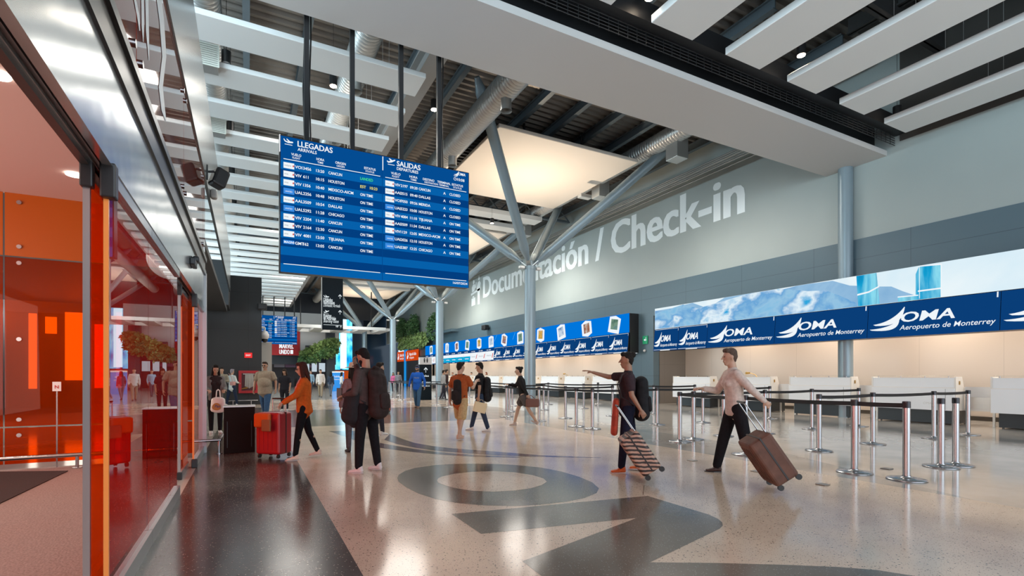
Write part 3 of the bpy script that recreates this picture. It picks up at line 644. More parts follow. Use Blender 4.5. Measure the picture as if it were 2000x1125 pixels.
    for rows, cx, lx in ((A,(127,183,272,357,575),(48,122)),(D,(812,853,917,977,1187),(747,808))):
        for i, (f, n_, tm, ds, st) in enumerate(rows):
            z = rz(i)-.026; sz = .078
            tx(T,f,cx[0],z,sz,.03); tx(T,n_,cx[1],z,sz,.03,xs=.95); tx(T,tm,cx[2],z,sz,.03,xs=.95); tx(T,ds,cx[3],z,sz,.03,wid(357,357+15.5*len(ds)) if lx[0]==48 else wid(977,977+13.2*len(ds)))
            m = G if st == 'LANDED' else Yl if st.startswith('EST') else T
            tx(m,st,cx[4],z,sz,.03,(wid(575,662) if not st.startswith('EST') else wid(575,692)) if lx[0]==48 else wid(1187,1262))
            if lx[0] != 48: tx(T,'A',1145,z,sz,.03)
            bx = (X(lx[0]),-.004,rz(i)-.055,X(lx[1]),-.0025,rz(i)+.055)
            MB().box(*bx).build('airline_logo_plate', E_tile if f in ('UAL','GMT') else E_white, t) if f != 'GMT' else MB().box(bx[0],-.004,rz(i)-.03,bx[3],-.0025,rz(i)+.04).build('airline_logo_plate', E_tile, t)
            if f == 'UAL': tx(T,'UNITED',lx[0]+12,z+.008,.035,.01)
            elif f == 'GMT': tx(T,'MAGNI',lx[0]+4,z+.01,.06,.03,wid(50,118))
            else:
                tx(K,small[f],lx[0]+6,z+.012,.045,.01)
                shape(R1, [(0,0),(.03,.005),(.024,.03),(.008,.04)], (X(lx[1]-12),-.0052,z+.01), UXb, UZ)
    T.build('lettering', E_white, t); G.build('green_lettering', E_green, t); Yl.build('yellow_lettering', E_yellow, t)
    R1.build('red_logo_mark', E_redink, t); K.build('grey_lettering', E_greyink, t)
    for rx in rods:
        r = MB().box(rx-.045, .08, BH, rx+.045, .17, ROOF-loc[2]-.02); r.build('hanging_post', M_rub, t)
    return t
fb = flight_board('flight_information_board', 'large hanging blue arrivals and departures board nearest the camera', (BX0, YB, zb_), [atY(q,200,YB).x-BX0 for q in (600,690,786,861)])
for px in (594, 606, 864):
    a = atY(px,100,YB+.2)
    tag(MB().tube([(a.x,YB+.2,ROOF-.02),(a.x+.01,YB+.19,8),(a.x-.02,YB+.19,7),(a.x+.01,YB+.19,zt+.02)], .016, 6).build('power_cable', M_rub), {594:'black cable left of the first hanging post of the near flight board',606:'black cable right of the first hanging post of the near flight board',864:'black cable beside the last hanging post of the near flight board'}[px], 'cable')
p = atY(580,681,50)
c2 = flight_board('flight_information_board', 'distant blue flight board hanging beyond the dark pier', (p.x-(BX1-BX0), 50, p.z+.38), [1.0,1.9,2.8,3.6])
# ---------------- check-in wall lettering
UY = Vector((0,-1,0)); XT = XR-.006
a, b = atX(944,560,XT), atX(1453,400,XT)
T = MB(); put_text(T, 'Documentación / Check-in', (XT-.004, a.y, 7.93), UY, UZ, 2.45, a.y-b.y, bold=.055)
tag(T.build('wall_lettering', M_lwhite), 'large white wall lettering reading Documentación / Check-in', 'lettering')
T = MB(); o = Vector((XT-.004, atX(920,560,XT).y, 7.5)); ic = lambda pts: shape(T, pts, o, UY, UZ, 2.35)
def disc(mb, c, r, ux, n=16): mb.poly([Vector(c)+Vector(ux)*(r*math.cos(2*math.pi*i/n))+UZ*(r*math.sin(2*math.pi*i/n)) for i in range(n)])
ic([(.0,.40),(.9,.52),(.9,.60),(.0,.48)]); ic([(.1,.52),(.3,.54),(.42,.66),(.4,.78),(.2,.8),(.08,.7)]); ic([(.62,.0),(.8,.0),(.82,.5),(.9,.75),(.78,.86),(.62,.8),(.52,.6),(.6,.5)])
ic([(.05,.0),(.4,.02),(.4,.3),(.05,.28)]); ic([(.14,.3),(.3,.31),(.3,.36),(.14,.35)]); ic([(.42,.62),(.5,.66),(.52,.84),(.46,.84)])
disc(T, o+UY*(.26*2.35)+UZ*(.88*2.35), .19, UY); disc(T, o+UY*(.74*2.35)+UZ*(.95*2.35), .19, UY)
tag(T.build('wall_pictogram', M_lwhite), 'white check-in desk pictogram before the wall lettering', 'pictogram')
# ---------------- video walls and desk displays above the counters
XL = 16.9
E_mtn = screen_mat('picture_mountain', [lin(120,185,225), lin(150,195,225), lin(105,165,215), lin(225,240,248), lin(40,165,220)], .9, 1, (1,1,1.4))
E_sky = screen_mat('picture_sky', [lin(205,232,246), lin(235,246,250), lin(190,224,242)], .25, 1)
E_ridge = screen_mat('picture_ridge', [lin(118,168,210), lin(150,190,222), lin(96,150,200)], .7, 1)
E_tower = screen_mat('picture_tower', [lin(0,110,170), lin(20,160,210), lin(140,220,240), lin(0,90,150)], 2.2, 1, (1,1,.15))
vw = thing('video_wall', 'wide video screen showing mountains and towers above the near check-in counters', 'video screen', (0,0,0))
MB().box(XL+.01, -8.9, 3.53, XR-.04, 17.71, 4.5).box(XL+.06, -8.9, 2.52, XR-.04, 17.71, 3.53).build('housing', M_rub, vw)
MB().box(XL, -8.9, 3.53, XL+.008, 17.71, 4.5).build('screen', E_sky, vw)
def onled(pts, dx): return [Vector((XL-dx, q.y, q.z)) for q in (atX(x, y, XL-dx) for x, y in pts)]
W3 = lambda x, y: (1260+x/2.703, 480+y/2.703)
def clampz(ps): return [Vector((q.x, min(q.y,17.7), max(3.535, min(4.495, q.z)))) for q in ps]
r1 = [W3(*q) for q in [(50,345),(140,330),(250,300),(330,330),(420,265),(560,250),(690,240),(800,205),(860,200),(990,185),(1080,210),(1230,215),(1300,215),(1360,240),(1420,260),(1460,290),(1200,315),(700,370),(330,412),(50,440)]]
MB().poly(clampz(onled(r1, .002))).build('ridge', E_ridge, vw)
m1 = [W3(*q) for q in [(50,360),(200,310),(280,330),(420,290),(520,260),(640,232),(700,220),(760,230),(860,240),(950,235),(1020,260),(1110,300),(1120,322),(700,370),(330,412),(50,440)]]
MB().poly(clampz(onled(m1, .004))).build('mountain', E_mtn, vw)
for q in ([(1115,152),(1222,135),(1238,305),(1125,320)], [(1450,106),(1560,97),(1562,272),(1450,286)], [(1428,150),(1446,110),(1446,286),(1428,286)], [(1335,272),(1440,262),(1440,290),(1335,298)]):
    MB().poly(clampz(onled([W3(*z) for z in q], .006))).build('tower', E_tower, vw)
wl = MB()
for q in ([(1120,255),(1180,240),(1236,210),(1236,218),(1182,248),(1120,264)], [(1440,236),(1562,220),(1562,228),(1440,244)], [(1442,104),(1565,94),(1565,101),(1442,111)],[(1560,94),(1566,94),(1566,272),(1560,272)],[(1333,268),(1442,258),(1442,264),(1333,274)]): wl.poly(clampz(onled([W3(*z) for z in q], .008)))
wl.build('tower_trim', E_white, vw)
def tile(y1, y0, kind, label, group, zb=2.51, zt_=3.51, tilt=.10):
    """desk display between Y y0 (near) and y1 (far), bottom leaning out"""
    t = thing('counter_display', label, 'display', (XL, y1, zb), group=group); Wd = y1-y0-.012
    n = Vector((-tilt, 0, 0))
    Mt = Matrix(((1,0,-tilt/1.0,-.0),(0,1,0,0),(0,0,1,0),(0,0,0,1))).inverted() if False else None
    def pt(u, v, d=0): return Vector((-tilt*(1-v)-.012-d, -u, v*(zt_-zb)))
    h_ = MB(); q = [pt(0,0),pt(Wd,0),pt(Wd,1),pt(0,1)]
    h_.prism(q, (.004,0,0), (.03,0,0)); h_.build('housing', M_rub, t)
    MB().poly([pt(0,0,.001),pt(Wd,0,.001),pt(Wd,1,.001),pt(0,1,.001)]).build('screen', {'oma':E_banner,'white':E_white,'cyan':E_white}[kind], t)
    T = MB()
    uzv = (pt(0,1)-pt(0,0)).normalized(); dd = .006
    def S_(pts, m, d=dd): m.poly([pt(u*Wd, v, d) for u, v in pts])
    if kind == 'oma':
        for bl_ in (blade(.05,.40,.22,.44,.31,.86,.10), blade(.02,.26,.2,.26,.27,.50,.09)): S_(bl_, T)
        put_text(T, 'OMA', pt(.28*Wd,.42,dd), UY, uzv, .40, .42*Wd, .045, .2)
        put_text(T, 'Aeropuerto de Monterrey', pt(.28*Wd,.19,dd), UY, uzv, .2, .69*Wd, .006, .2)
        if Wd < 2:
            S_([(.02,.04),(.98,.04),(.98,.055),(.02,.055)], T); S_([(.3,.0),(.7,.0),(.7,.03),(.3,.03)], T); S_([(.03,.97),(.97,.97),(.97,.985),(.03,.985)], T)
        S_([(.975,.86),(.985,.86),(.985,1),(.975,1)], T)
        T.build('lettering', E_white, t)
    else:
        Bd = MB(); S_([(0,.78),(1,.78),(1,1),(0,1)], Bd, .003); S_([(0,0),(1,0),(1,.08),(0,.08)], Bd, .003); Bd.build('title_bar', E_banner, t)
        put_text(T, 'OMA', pt(.3*Wd,.84,dd), UY, uzv, .13, .3*Wd, .04, .2); S_([(.1,.85),(.24,.85),(.24,.93),(.1,.89)], T); S_([(.3,.02),(.7,.02),(.7,.05),(.3,.05)], T)
        T.build('lettering', E_white, t)
        if kind == 'cyan':
            Cy = MB(); S_([(0,.08),(1,.08),(1,.5),(0,.5)], Cy, .004); Cy.build('cyan_field', emat('screen_cyan', lin(0,165,215), 1), t)
            T2 = MB(); put_text(T2, 'viva', pt(.2*Wd,.25,dd), UY, uzv, .2, .6*Wd, .04); T2.build('airline_lettering', E_white, t)
        else:
            T2 = MB(); put_text(T2, 'American', pt(.15*Wd,.38,dd), UY, uzv, .2, .55*Wd, .0); T2.build('airline_lettering', E_greyink, t)
            T3 = MB(); S_([(.78,.25),(.86,.25),(.92,.6),(.84,.6)], T3); T3.build('tail_mark', E_redink, t)
    return t
ys = [17.7, 16.2, 14.62, 11.6, 8.53, 5.46, 2.39, -.68, -3.75]
for k in range(8):
    tile(ys[k], ys[k+1], 'oma', '%s blue OMA display above the near counters, counted from the dark pier toward the right' % ORD[k], 'blue displays above the near counters')
vw2 = thing('video_wall', 'long blue video screen with floating picture cards above the far check-in counters', 'video screen', (0,0,0))
MB().box(XL+.01, 19.5, 3.53, XR-.04, 52.2, 4.5).box(XL+.06, 19.5, 2.52, XR-.04, 52.2, 3.53).build('housing', M_rub, vw2)
MB().box(XL, 19.5, 3.53, XL+.008, 52.2, 4.5).build('screen', emat('screen_azure', lin(0,118,220), 1), vw2)
MB().box(XR-.04, 19.6, 2.5, XR-.035, 19.75, 4.45).build('side_light', E_white, vw2)
st = MB()
for x0, y0, x1, y1 in ((392,688,366,760),(592,660,565,740)):
    a = atX(900+x0/5.556, 530+y0/5.556, XL-.003); b = atX(900+x1/5.556, 530+y1/5.556, XL-.003)
    a.z = min(a.z,4.49); b.z = max(b.z,3.54); st.poly([a, a+Vector((0,.05,0)), b+Vector((0,.05,0)), b])
st.build('light_streak', emat('screen_streak', lin(90,175,235), 1), vw2)
cc = [(1199.7,634.4,-9),(1145.7,641.6,8),(1095.8,648.8,14),(1055.7,654,-4),(1016,659.6,5),(984.6,664,-12),(959,668.6,6),(935.6,671.3,1),(912.6,674,-5),(892,677.5,7),(873,680,0),(857,682.5,-5),(842,683.9,6)]
pic = [screen_mat('card_picture_%d' % i, c_, 2.5, 1) for i, c_ in enumerate([[lin(60,100,90),lin(120,150,130),lin(70,120,140)],[lin(200,190,180),lin(150,90,60),lin(120,150,190)],[lin(150,180,210),lin(200,215,230),lin(110,140,180)],[lin(90,150,200),lin(220,170,80),lin(70,120,70)]])]
for k, (x, y, an) in enumerate(cc):
    c_ = atX(x, y, XL-.01); R_ = math.radians(an)
    def rot(u, v):
        u *= 1.15; v *= 1.12
        return Vector((XL-.004, c_.y-(u*math.cos(R_)-v*math.sin(R_)), 4.01+u*math.sin(R_)+v*math.cos(R_)))
    cd_ = MB(); cd_.prism([rot(-.40,-.30),rot(.05,-.42),rot(.40,-.30),rot(.40,.30),rot(-.05,.42),rot(-.40,.30)] if k % 2 else [rot(-.42,-.36),rot(.36,-.40),rot(.42,.30),rot(.05,.42),rot(-.36,.36)], (0,0,0), (-.003,0,0))
    cdo = cd_.build('picture_card', E_white, vw2)
    q = [rot(-.24,-.22),rot(.24,-.22),rot(.24,.26),rot(-.24,.26)]; [setattr(v, 'x', XL-.009) for v in q]
    MB().poly(q).build('picture', pic[k % 4], cdo)
y = 19.5
for k in range(21):
    kind = 'oma' if k < 10 else 'white' if (k < 13 or k > 17) else 'cyan'
    tile(y+1.55, y, kind, '%s %s display over the far counters, counted into the hall' % (ORD[k], {'oma':'blue OMA','white':'white airline','cyan':'white and cyan airline'}[kind]), 'displays above the far counters'); y += 1.55
# ---------------- exit signs
p = atX(1261,664,XR-.04); t = thing('exit_sign', 'small green running-man exit sign on the blue-grey pier between the counters', 'sign', (XR-.05, p.y, p.z))
MB().box(-.03,-.17,-.2,.0,.17,.2).build('plate', mat('sign_green', lin(0,110,70), .4, emit=lin(0,110,70), es=.5), t)
T = MB(); shape(T, [(-.1,0),(.02,.06),(.02,.02),(.11,.02),(.11,-.02),(.02,-.02),(.02,-.06)], (-.033,0,0), UY, UZ); disc(T, (-.033,-.06,.09), .025, UY); T.build('symbol', E_white, t)
p = atX(1260,685,XR-.04); tag(MB().ball((0,0,0),.07,8).cyl((0,0,0),(.06,0,0),.05).build('dome_camera', mat('cam_white', (.6,.6,.6), .4), loc=(XR-.08,p.y,p.z)), 'small white dome camera below the green exit sign', 'camera')
p = atY(485,694,26.5); t = thing('exit_sign', 'small red lit sign on the dark pier panels', 'sign', (p.x, 26.48, p.z))
MB().box(-.16,-.05,-.12,.16,0,.12).build('box', mat('sign_red', (.5,.01,.01), .4, emit=(.5,.01,.01), es=.6), t)
T = MB(); put_text(T, 'EXIT', (0,-.054,-.035), UXb, UZ, .1, align='C', bold=.03); T.build('lettering', E_white, t)
# ---------------- hanging wayfinding sign
YS = 20; a, b = atY(629,600,YS), atY(670,600,YS); zb2 = atY(650,644,YS).z; zt2 = atY(650,540,YS).z+.25
t = thing('hanging_sign', 'tall black hanging sign reading Llegadas Nacionales and Puertas de Abordaje', 'sign', (a.x, YS, zb2)); Wd = b.x-a.x; Hd = zt2-zb2
MB().bbox(0,0,0,Wd,.14,Hd,.008).build('panel', mat('sign_black', lin(12,24,32), .7, spec=.15), t); MB().box(-.012,.0,0,0,.14,Hd).build('edge', M_galv, t)
MB().box(.1,.05,Hd,.16,.1,ROOF-zb2-.3).build('hanger', M_rub, t); MB().box(Wd-.16,.05,Hd,Wd-.1,.1,ROOF-zb2-.3).build('hanger', M_rub, t)
Es = emat('sign_lit_white', lin(225,235,238), 1); T = MB()
S5 = lambda x, y: (atY(400+x/4.328, 540+y/4.328, YS).x-a.x, atY(400+x/4.328, 540+y/4.328, YS).z-zb2)
def t5(s, x0, x1, y, sz, bold=.02, sh=0):
    u, v = S5(x0, y); u1, _ = S5(x1, y); put_text(T, s, (u,-.004,v), UXb, UZ, sz, u1-u, bold, sh)
t5('Llegadas',1003,1080,208,.19); t5('Nacionales',1003,1098,231,.19); t5('Domestic Arrivals',1003,1142,254,.17,.005,.2)
t5('Puertas',1003,1070,343,.19); t5('de Abordaje',1003,1108,364,.19); t5('Boarding Gates',1003,1130,387,.17,.005,.2)
u, v = S5(1004,185); plane_land(T, Vector((u,-.004,v)), UXb, .2); u, v = S5(1004,316); plane_land(T, Vector((u,-.004,v)), UXb, .2, -1)
u, v = S5(1003,407); u1, _ = S5(1160,407); T.box(u,-.004,v-.005,u1,-.002,v+.008); t5('VIP',1105,1130,430,.1)
def arrow(mb, c, s, ux=UXb, w_=.12): shape(mb, [(-w_*.35,-.5),(w_*.35,-.5),(w_*.35,.25),(.34,-.08),(.34,.14),(0,.5),(-.34,.14),(-.34,-.08),(-w_*.35,.25)], c, ux, UZ, s)
for x, y, s in ((1143,170,.17),(1143,303,.17),(1150,428,.1)): u, v = S5(x, y); arrow(T, Vector((u,-.004,v)), s)
T.build('lettering', Es, t)
# ---------------- restroom totem
YT = 27; a, b = atY(820,700,YT), atY(843,700,YT); Wd = b.x-a.x
t = thing('information_totem', 'free-standing black totem with a white head showing restroom figures', 'totem', (a.x, YT, 0)); ht = atY(830,698,YT).z; hw = atY(830,712,YT).z
MB().bbox(0,0,.0,Wd,.25,hw,.01).build('body', MATS['sign_black'], t); MB().bbox(0,-.01,hw,Wd,.26,ht,.01).build('head', mat('totem_grey', (.55,.56,.56), .5), t)
T = MB(); arrow(T, Vector((Wd*.5,-.004,hw-.3)), .3); put_text(T,'Salas',(.12,-.004,1.3),UXb,UZ,.16,.4); put_text(T,'Counters',(.12,-.004,.95),UXb,UZ,.13,.5); put_text(T,'Check-in',(.12,-.004,.75),UXb,UZ,.13,.45); T.build('lettering', Es, t)
T = MB()
for dx in (-.08,.08): disc(T, (Wd*.5+dx,-.014,(hw+ht)/2+.13), .035, UXb); shape(T, [(-.05,-.02),(.05,-.02),(.03,-.2),(-.03,-.2)], (Wd*.5+dx,-.014,(hw+ht)/2+.11), UXb, UZ)
T.build('figures', M_rub, t)
# ---------------- boarding exit recess, orange signs, red poster, far screens
YO = 57.6
XO = XR-.06
a, b = atX(777,690,XO), atX(818,690,XO)
struct('wall_boarding_recess', MB().box(XO, 53.6, 0, XR, a.y+.6, 3.6), mat('recess_dark', (.03,.03,.032), .5))
t = thing('boarding_sign', 'orange lit sign over the dark boarding entrance beside the planter', 'sign', (XO-.02, a.y, 0)); L_ = a.y-b.y
zlo = atX(797,705,XO).z; zhi = atX(797,685,XO).z
MB().box(-.06,-L_,zlo,0,0,zhi).build('panel', emat('sign_orange', lin(205,70,20), 1), t)
T = MB(); put_text(T,'Salida de Abordaje',(-.065,-L_*.14,zlo+(zhi-zlo)*.5),UY,UZ,.5,L_*.3,.03); put_text(T,'Boarding Exit',(-.065,-L_*.14,zlo+(zhi-zlo)*.2),UY,UZ,.35,L_*.2,.01)
put_text(T,'Migración Salidas',(-.065,-L_*.62,zlo+(zhi-zlo)*.5),UY,UZ,.5,L_*.3,.03); put_text(T,'Immigration',(-.065,-L_*.62,zlo+(zhi-zlo)*.2),UY,UZ,.35,L_*.2,.01)
for o_ in (.03,.5): shape(T, [(0,.1),(.4,.1),(.7,.5),(.5,.5),(.45,.9),(.25,.9),(.25,.5),(0,.4)], (-.065,-L_*o_,zlo+.15), UY, UZ, 1.0)
T.build('lettering', E_white, t)
p = atX(765,690,XR-.2)
tag(MB().box(XR-.25, 61.2, 4.35, XR-.04, 62, 4.7).box(XR-.25, 61.7, 0, XR-.04, 62, 4.35).build('light_frame', emat('blue_glow', lin(30,140,215), 1)), 'glowing blue frame around the boarding entrance under the planter', 'light')
YM = 59.9; a, b = atY(531,680,YM), atY(586,660,YM); zt3, zb3 = atY(560,661,YM).z+.9, atY(560,694,YM).z
t = thing('advert_poster', 'red advertising poster with white capitals hung on the distant white bulkhead', 'poster', (a.x, YM, zb3)); Wd = b.x-a.x
MB().box(0,0,0,Wd,.05,zt3-zb3).build('panel', mat('poster_red', lin(190,20,30), .5), t)
T = MB(); put_text(T,'MARVEL',(Wd*.26,-.01,.76),UXb,UZ,.72,Wd*.5,.05); put_text(T,'UNIDO',(Wd*.26,-.01,.14),UXb,UZ,.68,Wd*.36,.05); T.box(Wd*.65,-.01,.16,Wd*.75,-.005,.6); T.build('lettering', E_white, t)
# ================================================================ check-in counters
M_cw = mat('counter_white', (.80,.82,.84), .3, spec=.4); M_cs = mat('counter_side_cream', (.74,.71,.66), .35); M_cb = mat('counter_base', (.018,.026,.032), .4)
M_cg = glass_mat('counter_shelf_glass', (.85,.9,.9), 1.5)
XC = 17.12
def counter(y, label, group, dp=1.0):
    t = thing('check_in_counter', label, 'counter', (XC, y, 0), group=group); L_ = 2.06          # spans y..y+L_
    MB().box(.12,.08,.03,dp,L_-.12,.40).build('plinth', M_cb, t)
    for a, b in ((.15,.12),(.15,L_-.2),(dp-.06,.12),(dp-.06,L_-.2)): MB().cyl((a,b,0),(a,b,.04),.025,n=8).build('foot', M_rub, t)
    MB().box(0,0,.40,.03,L_,1.02).build('front_panel', M_cw, t)
    MB().prism([(.03,0,.40),(1.05,0,.40),(1.05,0,1.04),(.52,0,1.04),(.40,0,1.34),(.04,0,1.34),(.04,0,1.04),(.03,0,1.04)], (0,-.02,0), (0,.02,0)).build('side_panel', M_cs, t)
    MB().prism([(.03,0,.40),(1.05,0,.40),(1.05,0,1.04),(.52,0,1.04),(.40,0,1.34),(.04,0,1.34),(.04,0,1.04),(.03,0,1.04)], (0,L_-.02,0), (0,L_+.02,0)).build('side_panel', M_cs, t)
    MB().box(.05,.02,1.04,.07,L_-.02,1.31).build('upstand', M_cw, t)
    MB().box(.03,.02,1.01,dp,L_-.02,1.04).build('worktop', M_cs, t)
    MB().box(.0,.08,1.355,.20,L_-.05,1.365).build('glass_shelf', M_cg, t)
    for b in (.15,.7,1.3,1.9): MB().cyl((.06,b,1.31),(.06,b,1.356),.014,n=8).build('shelf_bracket', M_chrome, t)
    MB().box(.03,L_*.22,.42,.034,L_*.225,1.0).box(-.004,.2,.41,0,.205,1.0).build('panel_joint', M_rub, t)
    T = MB(); put_text(T, 'OMA', (-.006, .72, .56), (0,-1,0), (0,0,1), .09, .2, 0, .2); T.build('lettering', M_galv, t)
    MB().box(.2,-.035,1.12,.26,-.02,1.22).build('socket_plate', mat('brass', (.45,.28,.08), .3, .8), t)
    return t
names = ['check-in counter cut off by the right picture edge','wide white check-in counter with black plinth, second from the right picture edge','white check-in counter right of the slim wall column','white check-in counter behind the striding traveller in a beige shirt','white check-in counter nearest the dark pier, right-hand bay']
for k, y in enumerate((3.69, 6.51, 9.2, 12.0, 14.75)):
    c = counter(y, names[k], 'check-in counters of the near bay', 1.0 if k != 2 else .2) if k in (0, 2) else dup(c0, (XC, y, 0), None, names[k])
    if k == 0: c0 = c
for k in range(11):
    dup(c0, (XC, 20.8+k*2.8, 0), None, '%s white check-in counter of the far bay, counted from the dark pier' % ORD[k], 'check-in counters of the far bay')
# low baggage conveyor shelves between near counters
for k, y in enumerate((5.76, 8.58, 11.28, 14.08)):
    t = thing('baggage_gate', 'white baggage gate in the %s gap between near counters, counted from the right' % ORD[k], 'baggage gate', (XC, y, 0), group='baggage gates between counters')
    MB().box(.5,.03,.78,.54,.71,1.06).build('panel', M_cw, t); MB().box(.5,.03,.40,.56,.71,.46).box(.52,.03,.46,.54,.71,.78).build('belt_frame', M_galv, t)
    for b in (.08,.64): MB().box(.53,b,0,.57,b+.05,.5).build('post', M_galv, t)
# desk lamps
for px, py, lab in ((1480,722,'brass gooseneck reading lamp rising behind the far-bay counter near the pier'),(1110,727,'brass gooseneck reading lamp behind a far-bay counter right of the steel column')):
    q = atX(px, py, XC+.6) if px > 1300 else atX(px, py, XC+.6)
    q.y = min(q.y, 60); t = thing('desk_lamp', lab, 'lamp', (q.x, q.y, 1.04))
    MB().cyl((0,0,0),(0,0,.02),.06).build('base', MATS['brass'], t)
    MB().tube([(0,0,.02),(0,.0,.22),(0,.1,.36),(0,.38,.44)], .014, 8).build('arm', MATS['brass'], t); MB().cyl((0,.36,.43),(0,.52,.43),.035,.05,n=12).build('head', MATS['brass'], t)
# ================================================================ queue posts
M_belt = mat('belt_black', (.01,.01,.011), .6)
def post(x, y, label, belts=(), stub=None, dup_of=None):
    t = thing('queue_post', label, 'queue post', (x, y, 0), group='steel queue posts with black belts')
    if dup_of is None:
        MB().lathe([(0,0),(.22,0),(.225,.007),(.22,.016),(.14,.026),(.055,.034),(.05,.055)], n=40).build('base', M_chrome, t)
        MB().cyl((0,0,.03),(0,0,.95),.043,n=24).build('pole', M_chrome, t)
        MB().cyl((0,0,.95),(0,0,1.03),.047,n=24).cyl((0,0,1.03),(0,0,1.036),.043,n=24).build('head', mat('post_head', (.05,.05,.055), .3, .6), t)
        MB().box(-.053,-.02,.955,.053,.02,1.02).build('belt_clip', M_rub, t)
    else:
        for ch in dup_of.children:
            if ch.name.startswith('belt.') or ch.name == 'belt': continue
            c = ch.copy(); C.objects.link(c); c.parent = t
    for (bx, by) in belts:
        d = Vector((bx-x, by-y, 0)); L_ = d.length; d.normalize(); n = d.cross(Vector((0,0,1)))*.002
        v = []; N = 10
        for i in range(N+1):
            u = i/N; p = d*(.044+(L_-.088)*u); sag = -.014*4*u*(1-u)*min(1, L_/2)
            for s_ in (-1, 1):
                for z in (.950, 1.010): v.append(p+n*s_+Vector((0,0,z+sag)))
        f = []
        for i in range(N):
            a = i*4; b = a+4; f += [(a,b,b+1,a+1),(a+2,a+3,b+3,b+2),(a+1,b+1,b+3,a+3),(a,a+2,b+2,b)]
        f += [(0,1,3,2),(N*4,N*4+2,N*4+3,N*4+1)]
        MB().add(v, f).build('belt', M_belt, t)
    if stub:
        d = Vector(stub); MB().cyl((0,0,.955),(0,0,1.02),.04).box(min(0,d.x),min(0,d.y),.955,max(0,d.x)+.004,max(0,d.y)+.004,1.015).build('belt_end', M_belt, t)
    return t
PB = {'A':(1770.5,937),'B':(1668.8,923),'C':(1838,912.3),'D':(1866.7,908.6),'E':(1599.6,880.5),'F':(1704.7,867.2),'G':(1456,888),'H':(1494,846.5),'I':(1824,856.5),'J':(1890.8,849),'K':(1585.6,838.3),'L':(1677.3,832.4),'M':(1503.4,817.6),'N':(1412.8,851.7),'O':(1372.8,825.4),'P':(1354.3,858),'Q':(1327.7,862.8),'R':(1276.6,808.6),'S':(1283.3,829.8),'T':(1357,805.3),
 'a':(1052.7,822.6),'b':(1062,801),'c':(1071,790.2),'d':(1104.5,817.2),'e':(1125.5,833),'f':(1157,837.6),'g':(1140,797.8),'h':(1196.4,812.3),'i':(989.6,814),'j':(995,804),'k':(1000.8,793),'l':(853,791.5),'m':(876.9,795.8),'n':(861.6,777),'o':(785,781.7),'p':(802.6,785),'q':(769.5,779),'r':(869,779.5),'s':(917,776),'t':(905,783),'u':(760,774.5),'v':(780,772),'w_':(1168,789),'x':(1225,793)}
PW = {k: fl(*v) for k, v in PB.items()}
link = {'Q':'P' and 'G','G':'B','B':'A','P':'N','N':'H','H':'K','K':'L','E':'F','F':'I','I':'J','S':'O','O':'M','R':'T','a':'e','e':'f','f':'S','i':'a','b':'d','d':'h','j':'b','c':'g','g':'x','k':'c','x':'R','l':'m','m':'t','t':'i','n':'r','r':'s','s':'k','o':'p','p':'l','q':'o','u':'v','v':'n'}
lab = {'A':'foremost steel queue post, at the right end of the front belt','B':'second post along the front belt, just left of the foremost one','C':'left one of two close posts without a joining belt at the right','D':'right one of two close posts without a joining belt at the right','E':'post at the left end of the short middle belt right of the beige-shirted traveller','F':'post in the middle row between the two foremost posts','G':'post right beside the rolling brown suitcase','H':'post directly right of the beige-shirted traveller, in the middle row','I':'post just left behind the two close right-hand posts','J':'rightmost post, ending the belt before the wide counter','K':'post left behind the middle belt, before the third counter','L':'post half hidden behind the second foremost post','M':'far post right of the beige-shirted traveller, before the counters','N':'post immediately left of the beige-shirted traveller','O':'thin far post before the counter nearest the pier','P':'right one of the pair beginning the front belts','Q':'left post where the front belt begins, right of the dark traveller','R':'far one of two posts before the blue-grey pier','S':'near one of two posts before the blue-grey pier','T':'far post ending the belt before the pier-side counter'}
protoP = None
for k, p_ in PW.items():
    tgt = link.get(k); bl_ = [(PW[tgt].x, PW[tgt].y)] if tgt else []
    if k == 'Q': bl_.append((PW['P'].x, PW['P'].y))
    l_ = lab.get(k) or 'thin queue post of the far queue lanes, %s from the left' % ORD[sorted([q for q in PB if q not in lab], key=lambda q: PB[q][0]).index(k)]
    st = (-.09, 0, 0) if k in 'CD' else None
    o = post(p_.x, p_.y, l_, bl_, st, protoP)
    if protoP is None: protoP = o
# floor socket plates
for k, (px, py) in enumerate([(1607,947),(1352,900),(1478,921),(1732,916),(1447,821)]):
    q = fl(px, py); tag(MB().bbox(q.x-.06,q.y-.06,.001,q.x+.06,q.y+.06,.012,.003).build('floor_plate', mat('plate_metal', (.3,.27,.24), .35, .7)), ['small square floor plate before the foremost queue posts','small floor plate left of the striding traveller','small floor plate left of the brown suitcase','faint floor plate between the two foremost posts','small floor plate far behind the striding traveller'][k], 'floor plate', 'square metal floor plates')
# ================================================================ left side: bin box, rails, hose cabinet
a, b = fl(437,886), fl(498,883)
t = thing('black_cabinet', 'waist-high matt black box cabinet standing past the end of the orange glass front', 'cabinet', (a.x, (a.y+b.y)/2, 0)); Wd = b.x-a.x; hb = atY(465,795,(a.y+b.y)/2).z
MB().bbox(0,0,0,Wd,.5,hb,.006).build('body', mat('cabinet_brown_black', (.010,.007,.006), .7, spec=.15), t); MB().box(.05,-.004,.1,.06,0,hb-.25).box(Wd-.06,-.004,.1,Wd-.05,0,hb-.25).build('handle_slot', M_rub, t); MB().box(-.01,-.01,hb,Wd+.01,.51,hb+.015).build('top', M_galv, t)
q = fl(428,886); t = thing('bumper_rail', 'low steel rail stub on the floor at the end of the glass front', 'rail', (q.x-.7, q.y, 0))
MB().tube([(0,0,.24),(.72,0,.24),(.72,.9,.24)], .025, 10).build('rail', M_chrome, t); MB().cyl((.7,0,0),(.7,0,.24),.02).cyl((.7,0,0),(.7,0,.012),.05).build('foot', M_chrome, t)
